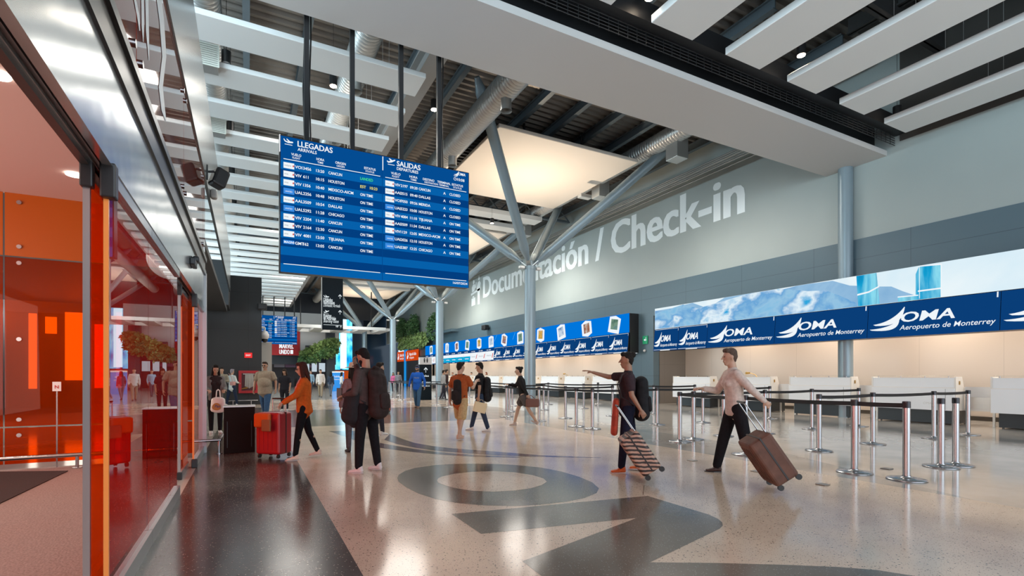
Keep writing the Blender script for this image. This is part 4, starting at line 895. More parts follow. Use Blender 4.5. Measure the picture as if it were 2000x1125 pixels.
t = thing('bumper_rail', 'low white bumper rail running along the foot of the dark pier', 'rail', (-6, 26.2, 0))
MB().cyl((0,0,.22),(6.4,0,.22),.025).build('rail', M_chrome, t)
for k in range(9): MB().cyl((.2+k*.74,0,0),(.2+k*.74,0,.2),.02).cyl((.2+k*.74,0,0),(.2+k*.74,0,.02),.07).build('foot', M_chrome, t)
a, b = atY(466,768,26.45), atY(505,724,26.45)
t = thing('fire_hose_cabinet', 'red glazed fire hose cabinet on the dark pier behind the man in beige', 'fire cabinet', (a.x, 26.47, a.z)); Wd = b.x-a.x; Hd = b.z-a.z
Mr = mat('fire_red', (.42,.008,.012), .35)
MB().box(0,-.14,0,Wd,0,.12).box(0,-.14,Hd-.12,Wd,0,Hd).box(0,-.14,.12,.12,0,Hd-.12).box(Wd-.12,-.14,.12,Wd,0,Hd-.12).build('frame', Mr, t); MB().box(.12,-.04,.12,Wd-.12,-.0,Hd-.12).build('back_plate', mat('fire_dark', (.10,.01,.012), .4), t)
hs = MB()
for i in range(7): hs.tube([(Wd*.35+i*.05,-.1,Hd*.82),(Wd*.33+i*.055,-.09,Hd*.3-.03*(3-abs(i-3)))], .022, 8)
hs.build('hose', mat('hose_white', (.6,.58,.55), .8), t); MB().cyl((Wd*.15,-.09,.2),(Wd*.45,-.09,.26),.03,.045).build('nozzle', MATS['brass'], t); MB().cyl((Wd*.22,-.1,Hd*.85),(Wd*.8,-.1,Hd*.85),.025).build('hose_rack', M_galv, t)
# pale pillar with speed-dome camera
a, b = atY(508,700,28), atY(530,670,28)
struct('wall_pillar_pale', MB().box(a.x, 27.4, 0, b.x, 28, b.z), mat('pillar_pale', (.42,.41,.38), .5))
q = atY(517,657,27.2); t = thing('dome_camera', 'white hanging speed-dome camera before the distant flight board', 'camera', tuple(q))
MB().cyl((0,0,.25),(0,0,.05),.12,.19).ball((0,0,.02),.2,10).build('housing', MATS['cam_white'], t); MB().ball((0,0,-.16),.14,10).build('dome', M_rub, t); MB().tube([(0,0,.25),(0,0,.42),(-.5,0,.42)], .04).build('arm', MATS['cam_white'], t)
q = atY(512,600,26.4); t = thing('loudspeaker', 'small black loudspeaker near the top corner of the dark pier', 'loudspeaker', (q.x,q.y,q.z)); MB().bbox(-.2,-.3,-.15,.2,0,.15,.05).build('cabinet', M_rub, t); MB().cyl((-.2,0,0),(-.2,.1,0),.04).build('bracket', M_rub, t)
q = atX(954,640,XR-.04); t = thing('loudspeaker', 'small black loudspeaker on the blue-grey band above the far video screen', 'loudspeaker', (q.x,q.y,q.z)); MB().bbox(-.5,-.35,-.2,-.1,.35,.2,.06).build('cabinet', M_rub, t); MB().box(-.15,-.05,-.05,0,.05,.05).build('bracket', M_rub, t)
# ================================================================ far end: shops, planters, glowing column
E_glow = screen_mat('picture_glow', [lin(0,60,140), lin(30,170,235), lin(120,225,255), lin(0,90,180)], 1.2, 1.6, (1,1,.4))
a, b = atY(650,700,64), atY(690,640,64)
t = thing('led_column', 'tall column wrapped in glowing blue screens at the far end', 'video column', (a.x, 64, 0))
Wd = b.x-a.x; Hd = atY(670,605,64).z
MB().box(0,.1,0,Wd,Wd,Hd+.5).build('core', mat('column_blue', (.03,.06,.09), .3), t)
MB().box(.1,0,atY(670,722,64).z,Wd*.36,.1,Hd).box(Wd*.45,0,atY(670,722,64).z,Wd*.95,.1,Hd*.93).build('screen', E_glow, t)
MB().box(Wd*.36,-.12,2.2,Wd*.66,-.02,Hd*.9).build('bright_screen', emat('glow_white', lin(190,240,255), 2.2), t)
MB().box(0,-.05,0,Wd,.1,atY(670,724,64).z).build('orange_panel', emat('orange_glow', lin(200,80,30), .8), t)
a, b = atY(649,770,46), atY(672,728,46)
t = thing('blue_kiosk_sign', 'free-standing blue information panel beside the dark-haired woman', 'sign', (a.x, 46, 0))
MB().box(0,0,0,b.x-a.x,.15,b.z).build('panel', mat('kiosk_blue', lin(20,110,180), .4, emit=lin(20,110,180), es=.4), t); T = MB(); put_text(T,'Salidas',(.15,-.01,b.z-.4),UXb,UZ,.22); put_text(T,'Departures',(.15,-.01,b.z-.62),UXb,UZ,.14); T.build('lettering', E_white, t); MB().box(0,-.01,b.z,b.x-a.x,.16,b.z+.12).build('cap', M_white, t)
# shop fronts under the bulkhead
a, b = atY(597,745,58), atY(654,655,58)
struct('wall_shops', MB().box(a.x, 58, 3.3, atY(637,700,58).x, 58.6, 4.6).box(atY(637,700,58).x, 57.8, 0, b.x, 58.6, 6.6), mat('shops_dark', (.035,.045,.055), .4))
for k, (x0, x1) in enumerate(((598,604),(609,619),(623,635))):
    a, b = atY(x0,726,57.9), atY(x1,702,57.9); t = thing('lit_sign', '%s pale lit sign panel under the distant green planter' % ['left','middle','right'][k], 'sign', (a.x, 57.9, a.z), group='pale signs under the planter')
    MB().box(0,0,0,b.x-a.x,.08,b.z-a.z-.4).build('panel', emat('sign_pale', lin(190,205,215), 1), t)
struct('wall_shop_back', MB().box(-3, 66, 0, 9, 66.3, 3.4), mat('shop_back', (.06,.05,.055), .5))
for k in range(4):
    a = atY(535+k*22,735,63); t = thing('shop_canopy', '%s mauve-pink shop canopy far behind the crowd' % ['leftmost','second','third','rightmost'][k], 'canopy', (a.x, 63, 2.3), group='mauve shop canopies')
    MB().prism([(0,0,.6),(0,0,0),(0,.9,.9),(0,1.0,.9)], (0,0,0), (1.1,0,0)).build('awning', mat('canopy_mauve', (.28,.16,.26), .6) if k else mat('canopy_pale', (.4,.36,.42), .6), t)
    MB().box(.1,.5,-2.3,1.0,.9,-1.2).build('stall', mat('stall_dark', (.05,.04,.05), .5), t)
# planters: leaf masses
def leaves(name, boxes, n, m, label, cat, sz=(.16,.34), group=None, seed=1, hang=.0):
    rnd = random.Random(seed); mb = MB()
    for _ in range(n):
        bx = boxes[rnd.randrange(len(boxes))]; c_, r_ = Vector(bx[0]), Vector(bx[1])
        while True:
            u = Vector((rnd.uniform(-1,1), rnd.uniform(-1,1), rnd.uniform(-1,1)))
            if .45 < u.length < 1: break
        p = c_+Vector((u.x*r_.x, u.y*r_.y, u.z*r_.z)); s_ = rnd.uniform(*sz)
        a = Vector((rnd.uniform(-1,1), rnd.uniform(-1,1), rnd.uniform(-.6,.8)-hang)).normalized(); b = a.orthogonal().normalized(); b = (Matrix.Rotation(rnd.uniform(0,6.28), 3, a) @ b)
        mb.add([p, p+a*s_*.5+b*s_*.28, p+a*s_+Vector((0,0,-.1*s_)), p+a*s_*.5-b*s_*.28], [(0,1,2,3)])
    return mb.build(name, m)
M_l1 = mat('leaf_green', (.10,.22,.08), .6, noise=2.0, vary=.45); M_l2 = mat('leaf_light', (.24,.36,.12), .6, noise=2.5, vary=.4)
yA, yB2 = 61.5, 50.0
def plant_at(px, py, X, r, seed, label, n=1600):
    c_ = atX(px, py, X); t = thing('planter_shrub', label, 'shrub', (0,0,0), group='shrubs on the ledge of the right wall')
    o = leaves('foliage', [((c_.x,c_.y,c_.z),(.5,r,r*.95)),((c_.x,c_.y+r*.5,c_.z-.3),(.45,r*.8,r*.8)),((c_.x,c_.y-r*.4,c_.z+.35),(.4,r*.6,r*.7))], n, M_l1, None, None, seed=seed); o.parent = t
    st = MB()
    for k in range(4): st.cyl((c_.x,c_.y+(k-1.5)*.4,5.75),(c_.x,c_.y+(k-1.5)*.8,c_.z+.4),.03,n=5)
    st.build('stem', mat('bark', (.06,.04,.025), .8), t)
    MB().box(c_.x-.3,c_.y-r,5.75,c_.x+.3,c_.y+r,5.98).build('pot', M_rub, t)
plant_at(784,645,XR-.6,1.6,3,'dark green shrub at the left end of the right-hand wall ledge')
plant_at(806,641,XR-.6,1.7,4,'taller dark green shrub left of the second branching column')
plant_at(848,637,XR-.6,1.5,5,'separate dark green shrub right of the second branching column')
struct('wall_right_ledge', MB().box(XR-.8, 44, 5.5, XR-.03, 62, 5.75), M_band)
h = leaves('hanging_greenery', [((XR-.85, y_, 5.4),(.25,1.3,.8)) for y_ in (61,59.5,58,56.5,55,53.5,52.5)], 3600, M_l2, None, None, (.2,.42), seed=9, hang=1.0)
tag(h, 'green foliage hanging over the ledge above the boarding entrance', 'greenery', kind='stuff')
h = leaves('planter_greenery', [((atY(px,py,57.5).x,57.1,atY(px,py,57.5).z),(.75,.6,.55)) for px, py in ((600,692),(610,688),(620,682),(630,678),(641,673),(649,672),(636,690),(645,684),(610,698))], 5200, M_l2, None, None, (.2,.45), seed=12)
tag(h, 'long bank of green plants over the distant shop fronts', 'greenery', kind='stuff')
h = leaves('planter_greenery', [((atY(px,py,57).x,56.9,atY(px,py,57).z),(.7,.4,.4)) for px, py in ((597,700),(607,697),(617,692),(628,688),(637,684),(645,680))], 2600, M_l1, None, None, (.2,.42), seed=13, hang=.8)
tag(h, 'trailing dark green edge of the distant planter over shop fronts', 'greenery', kind='stuff')
# striped soffit near the far end
t = thing('soffit_grid', 'pale ceiling frame with dark slots hanging before the far bulkhead', 'ceiling frame', (3.6, 52, 6.0))
MB().box(.0,0,0,9,.25,.3).build('edge_beam', M_white, t); MB().box(0,5,0,9,5.25,.3).build('edge_beam', M_white, t)
MB().box(1,2.4,.3,1.1,2.5,ROOF-6).build('hanger', M_rub, t); MB().box(8,2.4,.3,8.1,2.5,ROOF-6).build('hanger', M_rub, t)
for k in range(5): MB().box(k*2.1,.25,0,k*2.1+1.1,5,.25).build('slat', M_white, t)
# ================================================================ people
dgr = math.radians
def ecap(mb, a, b, ra, rb, n=14, right=Vector((1,0,0)), m=5):
    """tapered elliptical limb with rounded ends; ra/rb = (width radius, depth radius)"""
    a = Vector(a); b = Vector(b); d = (b-a); L_ = d.length or 1e-4; d = d/L_
    r_ = right - d*right.dot(d)
    if r_.length < .1: r_ = Vector((0,1,0)) - d*d.y
    r_.normalize(); f_ = d.cross(r_)
    rings = []
    for i in range(m, 0, -1): t = i/m*math.pi/2; rings.append((a-d*(math.sin(t)*min(ra)), ra, math.cos(t)))
    rings.append((a, ra, 1)); rings.append((b, rb, 1))
    for i in range(1, m+1): t = i/m*math.pi/2; rings.append((b+d*(math.sin(t)*min(rb)), rb, math.cos(t)))
    vs = []
    for c_, r, k in rings:
        k = max(k, .02)
        for i in range(n):
            t = 2*math.pi*i/n; vs.append(c_+r_*(r[0]*k*math.cos(t))+f_*(r[1]*k*math.sin(t)))
    R_ = len(rings)
    fs = [(k*n+i, k*n+(i+1)%n, (k+1)*n+(i+1)%n, (k+1)*n+i) for k in range(R_-1) for i in range(n)]
    fs += [tuple(range(n))[::-1], tuple(range((R_-1)*n, R_*n))]
    return mb.add(vs, fs, True)
def fuse(mb, voxel, smooth=4, iters=None):
    """join overlapping rounded volumes into one continuous surface"""
    me = bpy.data.meshes.new('tmp'); me.from_pydata(mb.v, [], mb.f)
    bm = bmesh.new(); bm.from_mesh(me); bmesh.ops.recalc_face_normals(bm, faces=bm.faces[:]); bm.to_mesh(me); bm.free()
    o = bpy.data.objects.new('tmp', me); C.objects.link(o)
    md = o.modifiers.new('r', 'REMESH'); md.mode = 'VOXEL'; md.voxel_size = voxel; md.use_smooth_shade = True
    if smooth: sm = o.modifiers.new('s', 'SMOOTH'); sm.iterations = smooth; sm.factor = .5
    dg = bpy.context.evaluated_depsgraph_get(); ev = o.evaluated_get(dg); m2 = ev.to_mesh()
    v = [p.co.copy() for p in m2.vertices]; f = [tuple(p.vertices) for p in m2.polygons]
    ev.to_mesh_clear(); bpy.data.objects.remove(o); bpy.data.meshes.remove(me)
    r = MB(); r.add(v, f, True); return r
def hand(wrist, along, palm_n, s=1.0, curl=.5, side=1):
    """palm with five separate fingers; along = wrist to knuckles, palm_n = direction the palm faces"""
    al = Vector(along).normalized(); pn = Vector(palm_n); pn = (pn-al*pn.dot(al)).normalized(); ac = al.cross(pn)*side
    W_ = Vector(wrist); m = MB()
    kn = W_+al*.088*s
    ecap(m, W_+al*.01*s, W_+al*.075*s, (.030*s,.016*s), (.040*s,.015*s), right=ac, n=12)
    for i, (off, ln, r) in enumerate(((.030,.070,.0092),(.010,.080,.0095),(-.011,.074,.0092),(-.031,.058,.0082))):
        b = kn+ac*off*s-al*.014*s; c_ = curl*(1+.12*i)
        prev = b; ang = c_*.35
        for seg, k in enumerate((.45,.32,.24)):
            d = al*math.cos(ang)+pn*math.sin(ang); nx = prev+d*(ln+.012)*k*s
            ecap(m, prev, nx, (r*s,)*2, (r*s*.93,)*2, n=8, right=ac, m=2); prev = nx; ang += c_*.85
    b = W_+al*.022*s+ac*.026*s; d = (al*.62+ac*.68+pn*.28).normalized(); mid = b+d*.040*s
    ecap(m, b, mid, (.0125*s,)*2, (.0105*s,)*2, n=8, m=2); ecap(m, mid, mid+(al*.8+ac*.25+pn*.45).normalized()*.032*s, (.0105*s,)*2, (.009*s,)*2, n=8, m=2)
    return m
def person(label, pos, rz, H=1.75, bulk=1.0, belly=0, lean=0, turn=0, nod=0, arms=None, legs=None, skin=(.45,.27,.18), hair=(.02,.015,.012), hairstyle='short',
           top=(.3,.3,.3), sleeve='long', bottom=(.02,.02,.025), legwear='trousers', shoe=(.6,.6,.6), fem=False, detail=True, topname='shirt', extra=None, tshort=1.0, shoulders=1.0, torso_h=0, loose=1.0, name='person', jacket=None):
    """front of the figure is -Y. arms: {'L':(elbow, wrist)} offsets from the shoulder in units of height/1.75; legs: {'L':(hip_angle, knee_angle, spread)}"""
    t = thing(name, label, 'person', (pos[0], pos[1], 0), rz)
    k = H/1.75; vx = .010 if detail else .017
    V = lambda x, y, z: Vector((x*k, y*k, z*k))
    ln = dgr(lean)
    # joints
    legs = legs or {}; LJ = {}; lowest = 9
    for s_, sx in (('L', 1), ('R', -1)):
        ha, ka, sp = legs.get(s_, (0, 0, 0))
        hip = V(.092*sx*(1.08 if fem else 1), 0, .93)
        d1 = Vector((math.sin(dgr(sp))*sx, -math.sin(dgr(ha)), -math.cos(dgr(ha)))).normalized(); knee = hip+d1*.44*k
        a2 = ha-ka; d2 = Vector((math.sin(dgr(sp))*sx*.6, -math.sin(dgr(a2)), -math.cos(dgr(a2)))).normalized(); ank = knee+d2*.41*k
        LJ[s_] = [hip, knee, ank, a2]; lowest = min(lowest, ank.z)
    drop = lowest-.075*k
    for s_ in LJ: 
        for i in range(3): LJ[s_][i] = LJ[s_][i]-Vector((0,0,drop))
    pel = V(0, 0, .95)-Vector((0,0,drop))
    up = Vector((0, -math.sin(ln), math.cos(ln))); fw = Vector((0, -math.cos(ln), -math.sin(ln)))
    def T_(x, y, z): return pel+Vector((x*k,0,0))-fw*(y*k)+up*(z*k)          # torso frame, z above the pelvis
    sw = (.185 if not fem else .160)*shoulders*(.5+.5*bulk)
    sh = {'L': T_(sw, .0, .47), 'R': T_(-sw, .0, .47)}
    neck0 = T_(0, .012, .50); head_c = T_(0, -.02, .685)+Vector((0, -math.sin(dgr(nod))*.02, 0)); 
    Mh = Matrix.Translation(head_c) @ Matrix.Rotation(dgr(turn), 4, 'Z') @ Matrix.Rotation(dgr(nod), 4, 'X')
    Hh = lambda x, y, z: Mh @ Vector((x*k, y*k, z*k))
    hr = Mh.to_3x3() @ Vector((1,0,0))
    AJ = {}
    arms = arms or {}
    for s_, sx in (('L',1),('R',-1)):
        e, w2 = arms.get(s_, ((.05,.03,-.29),(.05,-.04,-.54)))[:2]
        AJ[s_] = (sh[s_]+Vector((e[0]*sx,e[1],e[2]))*k, sh[s_]+Vector((w2[0]*sx,w2[1],w2[2]))*k)
    b_ = bulk
    # ---- body (one continuous skin)
    m = MB()
    ecap(m, Hh(0,.012,.045), Hh(0,.0,.0), (.073*k,.088*k), (.070*k,.085*k), right=hr, n=18)        # skull
    ecap(m, Hh(0,-.02,-.03), Hh(0,-.043,-.082), (.058*k,.062*k), (.030*k,.030*k), right=hr, n=16)     # jaw, chin
    ecap(m, Hh(0,-.086,.012), Hh(0,-.106,-.022), (.009*k,.010*k), (.015*k,.013*k), right=hr, n=8, m=3)      # nose
    ecap(m, Hh(-.022,-.080,-.052), Hh(.022,-.080,-.052), (.011*k,.009*k), (.011*k,.009*k), n=8, m=2, right=Vector((0,0,1)))  # lips
    ecap(m, Hh(-.035,-.070,.030), Hh(.035,-.070,.030), (.010*k,.012*k), (.010*k,.012*k), n=8, m=2, right=Vector((0,0,1)))  # brow
    for sx in (-1,1): ecap(m, Hh(.078*sx,.006,.015), Hh(.074*sx,.004,-.022), (.009*k,.020*k), (.008*k,.012*k), n=8, m=3, right=hr)
    ecap(m, neck0, Hh(0,.022,-.05), (.062*k*(.9 if fem else 1),.060*k), (.054*k*(.88 if fem else 1),.056*k), n=14)
    bx = lambda w_, d_: (w_*k*b_, d_*k*b_)
    ecap(m, T_(0,0,-.02), T_(0,0,.16), bx(.150 if fem else .145,.100), bx(.118 if fem else .130,.090), n=18)
    ecap(m, T_(0,0,.16), T_(0,.0,.38), bx(.118 if fem else .130,.090), bx(.145 if fem else .160,.105), n=18)
    ecap(m, T_(-sw*.55/1,.0,.445), T_(sw*.55,.0,.445), (.072*k,.08*k), (.072*k,.08*k), n=14, right=Vector((0,0,1)))
    if belly: m.ball(T_(0,-.03-belly*.02,.14), (.11+.035*belly)*k, 10, (1.05,.85,1.0))
    if fem:
        for sx in (-1,1): m.ball(T_(.062*sx,-.075,.335), .058*k, 8)
    for s_, sx in (('L',1),('R',-1)):
        e, w2 = AJ[s_]
        ecap(m, sh[s_]-Vector((.012*sx,0,.015)), e, (.052*k*b_,.054*k*b_), (.038*k,.038*k)); ecap(m, e, w2, (.040*k,.040*k), (.026*k,.024*k))
        hip, kn_, an, a2 = LJ[s_]
        ecap(m, hip, kn_, (.082*k*b_,.085*k*b_), (.052*k,.054*k)); ecap(m, kn_, an, (.052*k,.055*k), (.036*k,.038*k)); ecap(m, kn_+(an-kn_)*.28+Vector((0,.016*k,0)), kn_+(an-kn_)*.45+Vector((0,.010*k,0)), (.050*k,.046*k), (.042*k,.038*k))
    body = fuse(m, vx, 3)
    for s_, sx in (('L',1),('R',-1)):
        e, w2 = AJ[s_]; al = (w2-e).normalized(); opt = arms.get(s_); cu = opt[2] if opt and len(opt) > 2 else .45
        pn = Vector((-sx,0,0)) if abs(al.z) > .6 else Vector((0,0,-1))
        if opt and len(opt) > 3: pn = Vector(opt[3])
        hm = fuse(hand(w2-al*.012*k, al, pn, k*1.0, cu, 1 if al.cross(pn).dot(Vector((0,-1,0))) > 0 else -1), .0042 if detail else .007, 1); body.add(hm.v, hm.f, True)
    ms = mat('skin_%d_%d' % (int(skin[0]*100), int(skin[1]*100)), skin, .5)
    body.build('body', ms, t)
    # ---- eyes and brows
    if detail:
        ey = MB(); 
        for sx in (-1,1): ey.ball(Hh(.031*sx,-.083,.010), .0085*k, 6, (1.5,.7,.8))
        ey.build('eyes', mat('eye_dark', (.03,.02,.015), .25), t)
    # ---- hair
    hm = MB(); mh = mat('hair_%d_%d' % (int(hair[0]*100), int(hair[1]*100)), hair, .75, noise=90, vary=.35, bump=.5, spec=.2)
    if hairstyle != 'none':
        ecap(hm, Hh(0,.020,.060), Hh(0,.036,.02), (.078*k,.086*k), (.076*k,.074*k), right=hr, n=18, m=4); ecap(hm, Hh(0,.055,.01), Hh(0,.058,-.035), (.062*k,.045*k), (.05*k,.035*k), right=hr, n=14)
        ecap(hm, Hh(-.03,-.045,.098), Hh(.03,-.045,.098), (.035*k,.038*k), (.035*k,.038*k), n=12, right=Vector((0,0,1)))
        if hairstyle == 'long':
            ecap(hm, Hh(0,.055,.0), Hh(0,.085,-.16), (.085*k,.055*k), (.095*k,.04*k), right=hr, n=14); ecap(hm, Hh(0,.085,-.16), Hh(.0,.09,-.30), (.09*k,.038*k), (.05*k,.025*k), right=hr)
            for sx in (-1,1): ecap(hm, Hh(.068*sx,0,.05), Hh(.085*sx,.0,-.14), (.022*k,.04*k), (.028*k,.036*k), right=hr)
        if hairstyle == 'pony':
            hm.ball(Hh(0,.10,.03), .035*k, 8); ecap(hm, Hh(0,.12,.02), Hh(0,.15,-.16), (.03*k,.03*k), (.018*k,.018*k))
        if hairstyle == 'bun': hm.ball(Hh(0,.095,.09), .045*k, 8)
        fuse(hm, vx*.75, 2).build('hair', mh, t)
    if hairstyle == 'beard' or (extra and 'beard' in extra):
        bd = MB(); ecap(bd, Hh(-.05,-.03,-.05), Hh(0,-.062,-.085), (.02*k,.03*k), (.03*k,.026*k), right=hr); ecap(bd, Hh(.05,-.03,-.05), Hh(0,-.062,-.085), (.02*k,.03*k), (.03*k,.026*k), right=hr)
        fuse(bd, .006, 1).build('beard', mh, t)
    if extra and 'moustache' in extra:
        bd = MB(); ecap(bd, Hh(-.022,-.092,-.040), Hh(.022,-.092,-.040), (.007*k,.008*k), (.007*k,.008*k), n=8, right=Vector((0,0,1))); bd.build('moustache', mh, t)
    if extra and 'cap' in extra:
        cp = MB(); ecap(cp, Hh(0,.018,.075), Hh(0,.022,.045), (.086*k,.096*k), (.088*k,.098*k), right=hr, n=18); cm = mat('cap_'+str(extra['cap']), extra['cap'], .7)
        cp2 = fuse(cp, .007, 1); ecap(cp2, Hh(0,-.085,.045), Hh(0,-.15,.03), (.06*k,.012*k), (.045*k,.008*k), right=hr, n=14); cp2.build('cap', cm, t)
    if extra and 'hat' in extra:
        hb = MB(); hc = Hh(0,.01,.07); hb.lathe([(.0,.095*k),(.06*k,.09*k),(.085*k,.06*k),(.09*k,0),(.17*k,-.012*k),(.172*k,-.02*k),(.09*k,-.008*k)], tuple(hc), 24); hb.build('sun_hat', mat('straw', extra['hat'], .8), t)
    if extra and 'glasses' in extra:
        gl = MB()
        for sx in (-1,1): gl.cyl(Hh(.031*sx,-.096,.010), Hh(.031*sx,-.098,.010), .022*k, n=14)
        gl.tube([Hh(-.075,0,.012), Hh(-.05,-.095,.012), Hh(.05,-.095,.012), Hh(.075,0,.012)], .003, 5); gl.build('glasses', M_rub, t)
    # ---- clothes
    g = .016*loose
    def bg_(w_, d_): return (w_*k*b_+g, d_*k*b_+g)
    m = MB(); hem = (-.10 if not fem else -.07)*tshort + torso_h
    ecap(m, T_(0,0,hem), T_(0,0,.16), bg_(.158 if fem else .155,.112), bg_(.125 if fem else .142,.098), n=18, m=1)
    ecap(m, T_(0,0,.16), T_(0,.0,.38), bg_(.125 if fem else .142,.098), bg_(.150 if fem else .168,.110), n=18)
    ecap(m, T_(-sw*.62,.0,.445), T_(sw*.62,.0,.445), (.080*k,.090*k), (.080*k,.090*k), n=14, right=Vector((0,0,1)))
    ecap(m, T_(0,.005,.46), T_(0,.008,.535), (.085*k,.08*k), (.068*k,.064*k), n=14, m=1)
    if belly: m.ball(T_(0,-.03-belly*.03,.15), (.15+.05*belly)*k, 12, (1.05,.9,1.0)); ecap(m, T_(0,-.015,-.17), T_(0,-.03,.14), ((.165+.045*belly)*k,(.125+.05*belly)*k), ((.16+.04*belly)*k,(.12+.055*belly)*k), n=18, m=1)
    if fem:
        for sx in (-1,1): m.ball(T_(.062*sx,-.078,.333), .066*k, 8)
    for s_, sx in (('L',1),('R',-1)):
        e, w2 = AJ[s_]; s0 = sh[s_]-Vector((.015*sx,0,.012))
        if sleeve == 'long':
            ecap(m, s0, e, (.066*k*b_,)*2, (.053*k,)*2); ecap(m, e, e+(w2-e)*.93, (.053*k,)*2, (.039*k,)*2, m=2)
        elif sleeve == 'short': ecap(m, s0, s0+(e-s0)*.72, (.070*k*b_,)*2, (.066*k*b_,)*2, m=1)
        else: ecap(m, s0, s0+(e-s0)*.2, (.066*k*b_,)*2, (.06*k*b_,)*2, m=1)
    fuse(m, vx, 2).build(topname, top if not isinstance(top, tuple) else mat('cloth_%s' % '_'.join('%02d' % int(c*100) for c in top), top, .9, noise=25, vary=.12, bump=.15, spec=.15), t)
    if jacket:
        m = MB()
        ecap(m, T_(0,.035,hem-.02), T_(0,.03,.16), bg_(.182,.125), bg_(.155,.09), n=18, m=1); ecap(m, T_(0,.035,.16), T_(0,.03,.40), bg_(.155,.09), bg_(.172,.10), n=18)
        for s_, sx in (('L',1),('R',-1)):
            e, w2 = AJ[s_]; s0 = sh[s_]-Vector((.015*sx,0,.012))
            ecap(m, T_(sx*.06,.02,.47), s0, (.075*k,)*2, (.074*k,)*2); ecap(m, s0, e, (.072*k*b_,)*2, (.058*k,)*2); ecap(m, e, e+(w2-e)*.93, (.058*k,)*2, (.046*k,)*2, m=2)
            ecap(m, T_(sx*.13,-.06,hem), T_(sx*.12,-.05,.40), (.035*k,.055*k), (.045*k,.06*k), m=2)
        fuse(m, vx, 2).build('jacket', mat('cloth_%s' % '_'.join('%02d' % int(c*100) for c in jacket), jacket, .9, noise=25, vary=.12, bump=.15, spec=.15), t)
    m = MB(); mb_ = bottom if not isinstance(bottom, tuple) else mat('cloth_%s' % '_'.join('%02d' % int(c*100) for c in bottom), bottom, .9, noise=30, vary=.15, bump=.15, spec=.15)
    ecap(m, pel+V(0,0,.06), pel+V(0,0,-.06), (.150*k*b_+.006,.108*k*b_+.006), (.155*k*b_+.008,.112*k*b_+.008), n=18, m=2)
    if belly: ecap(m, pel+V(0,-.01,.05), pel+V(0,0,-.08), (.19*k,.15*k), (.17*k,.13*k), n=18)
    wr = MB()
    for s_ in 'LR':
        hip, kn_, an, a2 = LJ[s_]
        if legwear == 'trousers':
            lw = loose
            ecap(m, hip, kn_, (.094*k*b_,.098*k*b_), (.066*k*lw,.068*k*lw)); ecap(m, kn_, kn_+(an-kn_)*.96, (.066*k*lw,.068*k*lw), (.048*k*lw,.052*k*lw), m=2)
        elif legwear == 'shorts': ecap(m, hip, hip+(kn_-hip)*1.0, (.098*k*b_,.102*k*b_), (.092*k,.096*k), m=1)
        elif legwear == 'skirt': ecap(m, hip, hip+(kn_-hip)*.62, (.10*k*b_,.105*k*b_), (.125*k,.115*k), m=1)
    fuse(m, vx, 2).build({'trousers':'trousers','shorts':'shorts','skirt':'skirt'}[legwear], mb_, t)
    # ---- shoes
    for s_, sx in (('L',1),('R',-1)):
        hip, kn_, an, a2 = LJ[s_]; pitch_ = max(-60, min(25, a2)) if an.z > .12*k else 0
        Ms = Matrix.Translation(an) @ Matrix.Rotation(dgr(6*sx), 4, 'Z') @ Matrix.Rotation(dgr(pitch_), 4, 'X')
        m = MB(); q = lambda x, y, z: Ms @ Vector((x*k, y*k, z*k)); rr = Ms.to_3x3() @ Vector((1,0,0))
        ecap(m, q(0,.035,-.038), q(0,-.03,-.036), (.036*k,.034*k), (.040*k,.034*k), right=rr); ecap(m, q(0,-.03,-.042), q(0,-.13,-.053), (.042*k,.030*k), (.043*k,.020*k), right=rr)
        ecap(m, q(0,.02,-.02), q(0,.01,.02), (.040*k,.045*k), (.042*k,.046*k), right=rr, m=1)
        so = fuse(m, vx*.7, 1).build('shoe', mat('shoe_%s' % '_'.join('%02d' % int(c*100) for c in shoe), shoe, .5), t)
        sl = MB(); pts = []
        for i in range(20):
            a_ = 2*math.pi*i/20; x_ = math.cos(a_)*(.040 if math.sin(a_) > 0 else .046); y_ = -.05+math.sin(a_)*.118; pts.append(q(x_, y_, -.062))
        dn = (Ms.to_3x3() @ Vector((0,0,-1)))*.013*k
        sl.prism(pts, (0,0,0), dn).build('sole', mat('sole_light', (.55,.5,.48), .6) if shoe[0] > .25 else M_rub, so)
    t['_AJ'] = [*AJ['L'][1], *AJ['R'][1]]
    return t, AJ, T_, Hh, k
def W_(t, v): return t.matrix_basis @ Vector(v) if False else Matrix.Translation(t.location) @ Matrix.Rotation(t.rotation_euler.z, 4, 'Z') @ Vector(v)
def soft(name, mb, m, parent, vx=.012, sm=3): return fuse(mb, vx, sm).build(name, m, parent)
